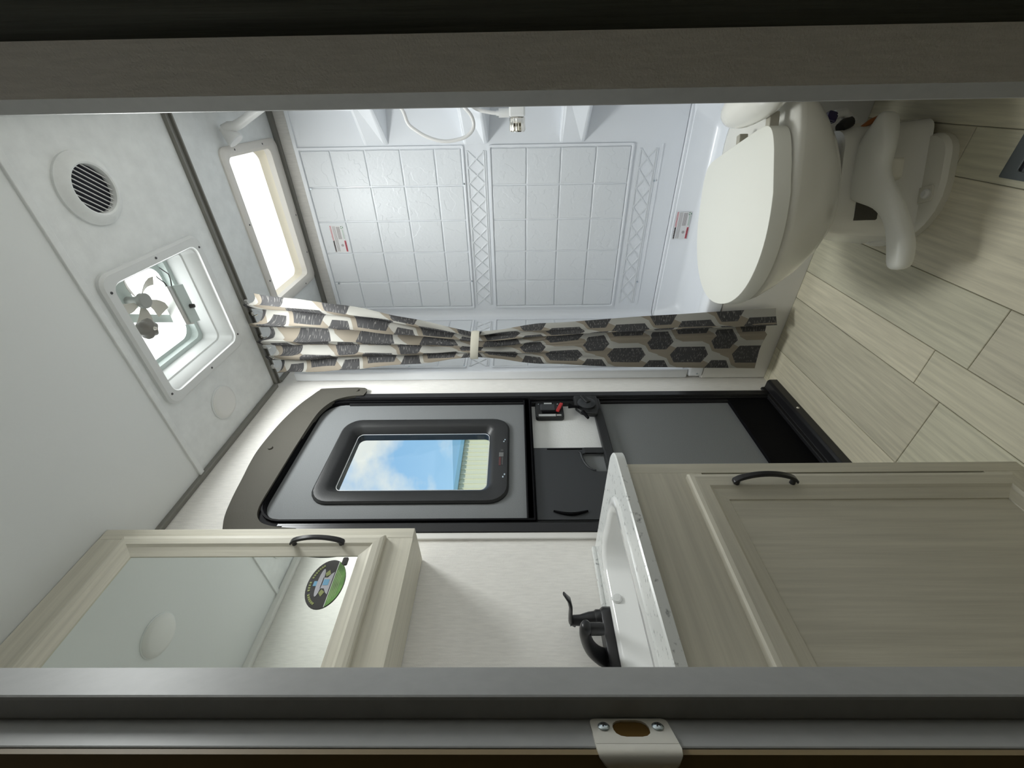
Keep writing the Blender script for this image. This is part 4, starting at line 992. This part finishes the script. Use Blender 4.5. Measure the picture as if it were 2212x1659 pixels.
# two-handle black faucet
fc_ = thing('sink_faucet', (0.38, 0.962, 0.8315), 'black two-handle faucet behind the sink basin', 'faucet')
BP = [(p[0], p[1]) for p in rrect(0.285, 0.478, 0.932, 0.984, 0.022, 6)]
mb = MB(); S = [[V3('Z', p, h) for p in q] for q, h in ((BP, 0.8315), (BP, 0.850), (rrect(0.289, 0.474, 0.936, 0.980, 0.020, 6), 0.8555))]
mb.loft(S); mb.build('base_plate', 'blackmetal', fc_, smooth=40)
for x_ in (0.452, 0.311):
    MB().lathe([(0.0, 0.0), (0.0215, 0.0), (0.0215, 0.012), (0.018, 0.017), (0.0, 0.017)], (x_, 0.957, 0.853), (0, 0, 1), 24).build('valve_collar', 'blackmetal', fc_, smooth=40)
    hd = MB(); hd.lathe([(0.0, 0.0), (0.0185, 0.0), (0.0170, 0.012), (0.0115, 0.032), (0.0105, 0.050), (0.012, 0.054), (0.0, 0.056)], (x_, 0.957, 0.869), (0, 0, 1), 24)
    hd.tube([(x_, 0.972, 0.912), (x_, 0.957, 0.921), (x_, 0.935, 0.9235), (x_, 0.900, 0.925), (x_, 0.870, 0.931), (x_, 0.846, 0.943)], [0.008, 0.011, 0.0085, 0.0075, 0.0075, 0.0045], 12, flat=0.55)
    hd.build('lever_handle', 'blackmetal', fc_, smooth=50)
sp2 = MB()
sp2.tube(smooth_path([(0.382, 0.975, 0.845), (0.382, 0.960, 0.868), (0.382, 0.925, 0.890), (0.382, 0.885, 0.903), (0.382, 0.850, 0.909), (0.382, 0.830, 0.906)]), [0.020, 0.0198, 0.0195, 0.019, 0.0185, 0.018, 0.0175, 0.0172, 0.017, 0.0168, 0.0165, 0.0163, 0.016, 0.0158, 0.0156, 0.0154, 0.0152, 0.015, 0.0145, 0.013, 0.009], 16, flat=0.72)
sp2.build('spout', 'blackmetal', fc_, smooth=60)
MB().lathe([(0.0, 0.0), (0.0105, 0.0), (0.0115, 0.006), (0.0115, 0.026), (0, 0.026)], (0.382, 0.843, 0.874), (0, 0, 1), 20).build('aerator', 'blackmetal', fc_, smooth=40)

# ------------------------------------------------------------------ wall cabinet with mirror door
uc = thing('wall_cabinet', (0.34, 0.93, 1.287), 'grey beige wall cabinet with mirrored door above the sink', 'cabinet')
mb = MB(); mb.box(0.055, 0.626, 0.888, 0.998, 1.287, 2.046); mb.build('carcass', 'wood_h', uc)
mb = MB(); mb.box(0.600, 0.627, 0.868, 0.888, 1.287, 2.046); mb.build('stile', 'wood', uc, bevel=0.001)
mb = MB(); mb.box(0.055, 0.08, 0.868, 0.888, 1.287, 2.046); mb.build('stile', 'wood', uc, bevel=0.001)
mb = MB(); mb.box(0.08, 0.600, 0.8682, 0.888, 1.287, 1.37); mb.build('rail', 'wood_h', uc)
mb = MB(); mb.box(0.08, 0.600, 0.8682, 0.888, 1.95, 2.046); mb.build('rail', 'wood_h', uc)
ud = panel_door(uc, 0.085, 0.600, 1.349, 1.976, 0.852, 0.868, 0.0515, inner_y=0.861)
mb = MB(); mb.box(0.1360, 0.549, 0.862, 0.866, 1.400, 1.9245); mb.build('mirror', 'mirror', ud)
arc_handle(ud, 0.574, 0.852, 1.437, 1.562, 0.026)
# hang tag on the mirror
tg = thing('mirror_tag', (0.486, 0.861, 1.44), 'oval black and green hang tag stuck on the cabinet mirror', 'tag')
def ov(cx, cz, rx, rz, n=32, a0=0, a1=2*pi): return [(cx+rx*cos(a0+(a1-a0)*i/n), cz+rz*sin(a0+(a1-a0)*i/n)) for i in range(n if abs(a1-a0-2*pi) < 1e-6 else n+1)]
cx, cz, rx, rz = 0.484, 1.4505, 0.0545, 0.0395
MB().prism(ov(cx, cz, rx, rz, 40), 'Y', 0.8606, 0.8616).build('card', 'ink', tg)
gp = [p for p in ov(cx, cz, rx*0.985, rz*0.985, 24, pi+0.34, 2*pi-0.34)]
MB().prism(gp, 'Y', 0.8602, 0.8607).build('green_field', 'leaf', tg)
mb = MB()
for k in range(4): mb.box(cx-0.038+0.004*k, cx+0.030-0.004*k, 0.8599, 0.8602, cz-0.0185-0.0035*k, cz-0.0175-0.0035*k)
mb.build('small_print', mat('pale_lime_print', (0.45, 0.55, 0.30), 0.5), tg)
MB().box(cx-0.0505, cx+0.0505, 0.8600, 0.8606, cz-0.0145, cz-0.0132).build('white_line', 'labelwhite', tg)
mb = MB(); mb.prism(ov(cx+0.002, cz+0.013, 0.031, 0.0060, 20), 'Y', 0.8601, 0.8607); mb.prism([(cx-0.020, cz-0.006), (cx-0.024, cz-0.011), (cx+0.026, cz-0.011), (cx+0.022, cz-0.006), (cx+0.013, cz+0.000), (cx+0.013, cz+0.009), (cx-0.011, cz+0.009), (cx-0.011, cz+0.000)], 'Y', 0.8601, 0.8607)
mb.build('spool_picture', mat('pale_grey_print', (0.55, 0.55, 0.60), 0.5), tg)
mb = MB(); mb.box(cx-0.004, cx+0.009, 0.8597, 0.8602, cz-0.006, cz+0.006); mb.box(cx-0.006, cx+0.005, 0.8600, 0.8606, cz+0.019, cz+0.026); mb.build('blue_arrow', 'sky', tg)
mb = MB()
for s_ in (-1, 1): mb.prism([(cx+0.001+s_*0.014, cz+0.004), (cx+0.001+s_*0.022, cz+0.008), (cx+0.001+s_*0.030, cz+0.001), (cx+0.001+s_*0.020, cz-0.004)], 'Y', 0.8600, 0.8606)
mb.build('lime_arrow', 'lime', tg)
mb = MB()
for k in range(19):
    a = radians(160-7.2*k); c = Vector((cx+0.046*cos(a), 0.8603, cz+0.0325*sin(a)))
    tn = Vector((-0.046*sin(a), 0, 0.0325*cos(a))).normalized()
    if k in (6, 11): continue
    mb.obox(c, (tn*0.0019, Vector((0, 0.0003, 0)), tn.cross(Vector((0, 1, 0)))*0.0023))
mb.build('curved_print', 'lime', tg)
MB().prism(rrect(0.527, 0.545, 1.420, 1.432, 0.003, 3), 'Y', 0.860, 0.8618).build('tab', 'ink', tg)

# ------------------------------------------------------------------ floor register
fg = thing('floor_register', (0.86, 0.11, 0.0), 'dark grey slotted floor register near the toilet foot', 'air vent')
MB().ring(rrect(0.74, 0.986, 0.062, 0.166, 0.003, 2), rrect(0.762, 0.955, 0.080, 0.150, 0.003, 2), 'Z', 0.0, 0.005).build('frame', 'register', fg, bevel=0.0015)
MB().box(0.762, 0.955, 0.080, 0.150, 0.0002, 0.001).build('cavity', 'dark', fg)
for k in range(13):
    MB().box(0.766+0.0145*k, 0.773+0.0145*k, 0.080, 0.150, 0.001, 0.004).build('slat', 'register', fg)

# ------------------------------------------------------------------ outside: neighbouring metal building and ground
bd = thing('metal_building', (12, 9.2, -1.0), 'cream metal building with blue fascia outside the door window', 'building')
MB().box(2.0, 24.0, 9.06, 12.0, -1.0, 2.72).build('wall', 'siding', bd)
for k in range(80):
    x_ = 3.0+0.178*k
    MB().box(x_, x_+0.032, 9.03, 9.065, -1.0, 2.72).build('siding_rib', 'siding', bd)
MB().box(2.0, 24.0, 8.94, 9.06, 2.70, 2.81).build('fascia', 'gutter', bd)
mb = MB(); mb.prism([(7.0, 2.80), (24.0, 2.80), (24.0, 5.0), (10.0, 3.13), (7.65, 2.81)], 'Y', 9.0, 12.0); mb.build('roof', 'roofblue', bd)
structure(MB().box(-60, 60, -60, 60, -1.1, -1.0).build('ground', 'asphalt', org=(0, 0, -1.1)), 'grey paved lot outside')
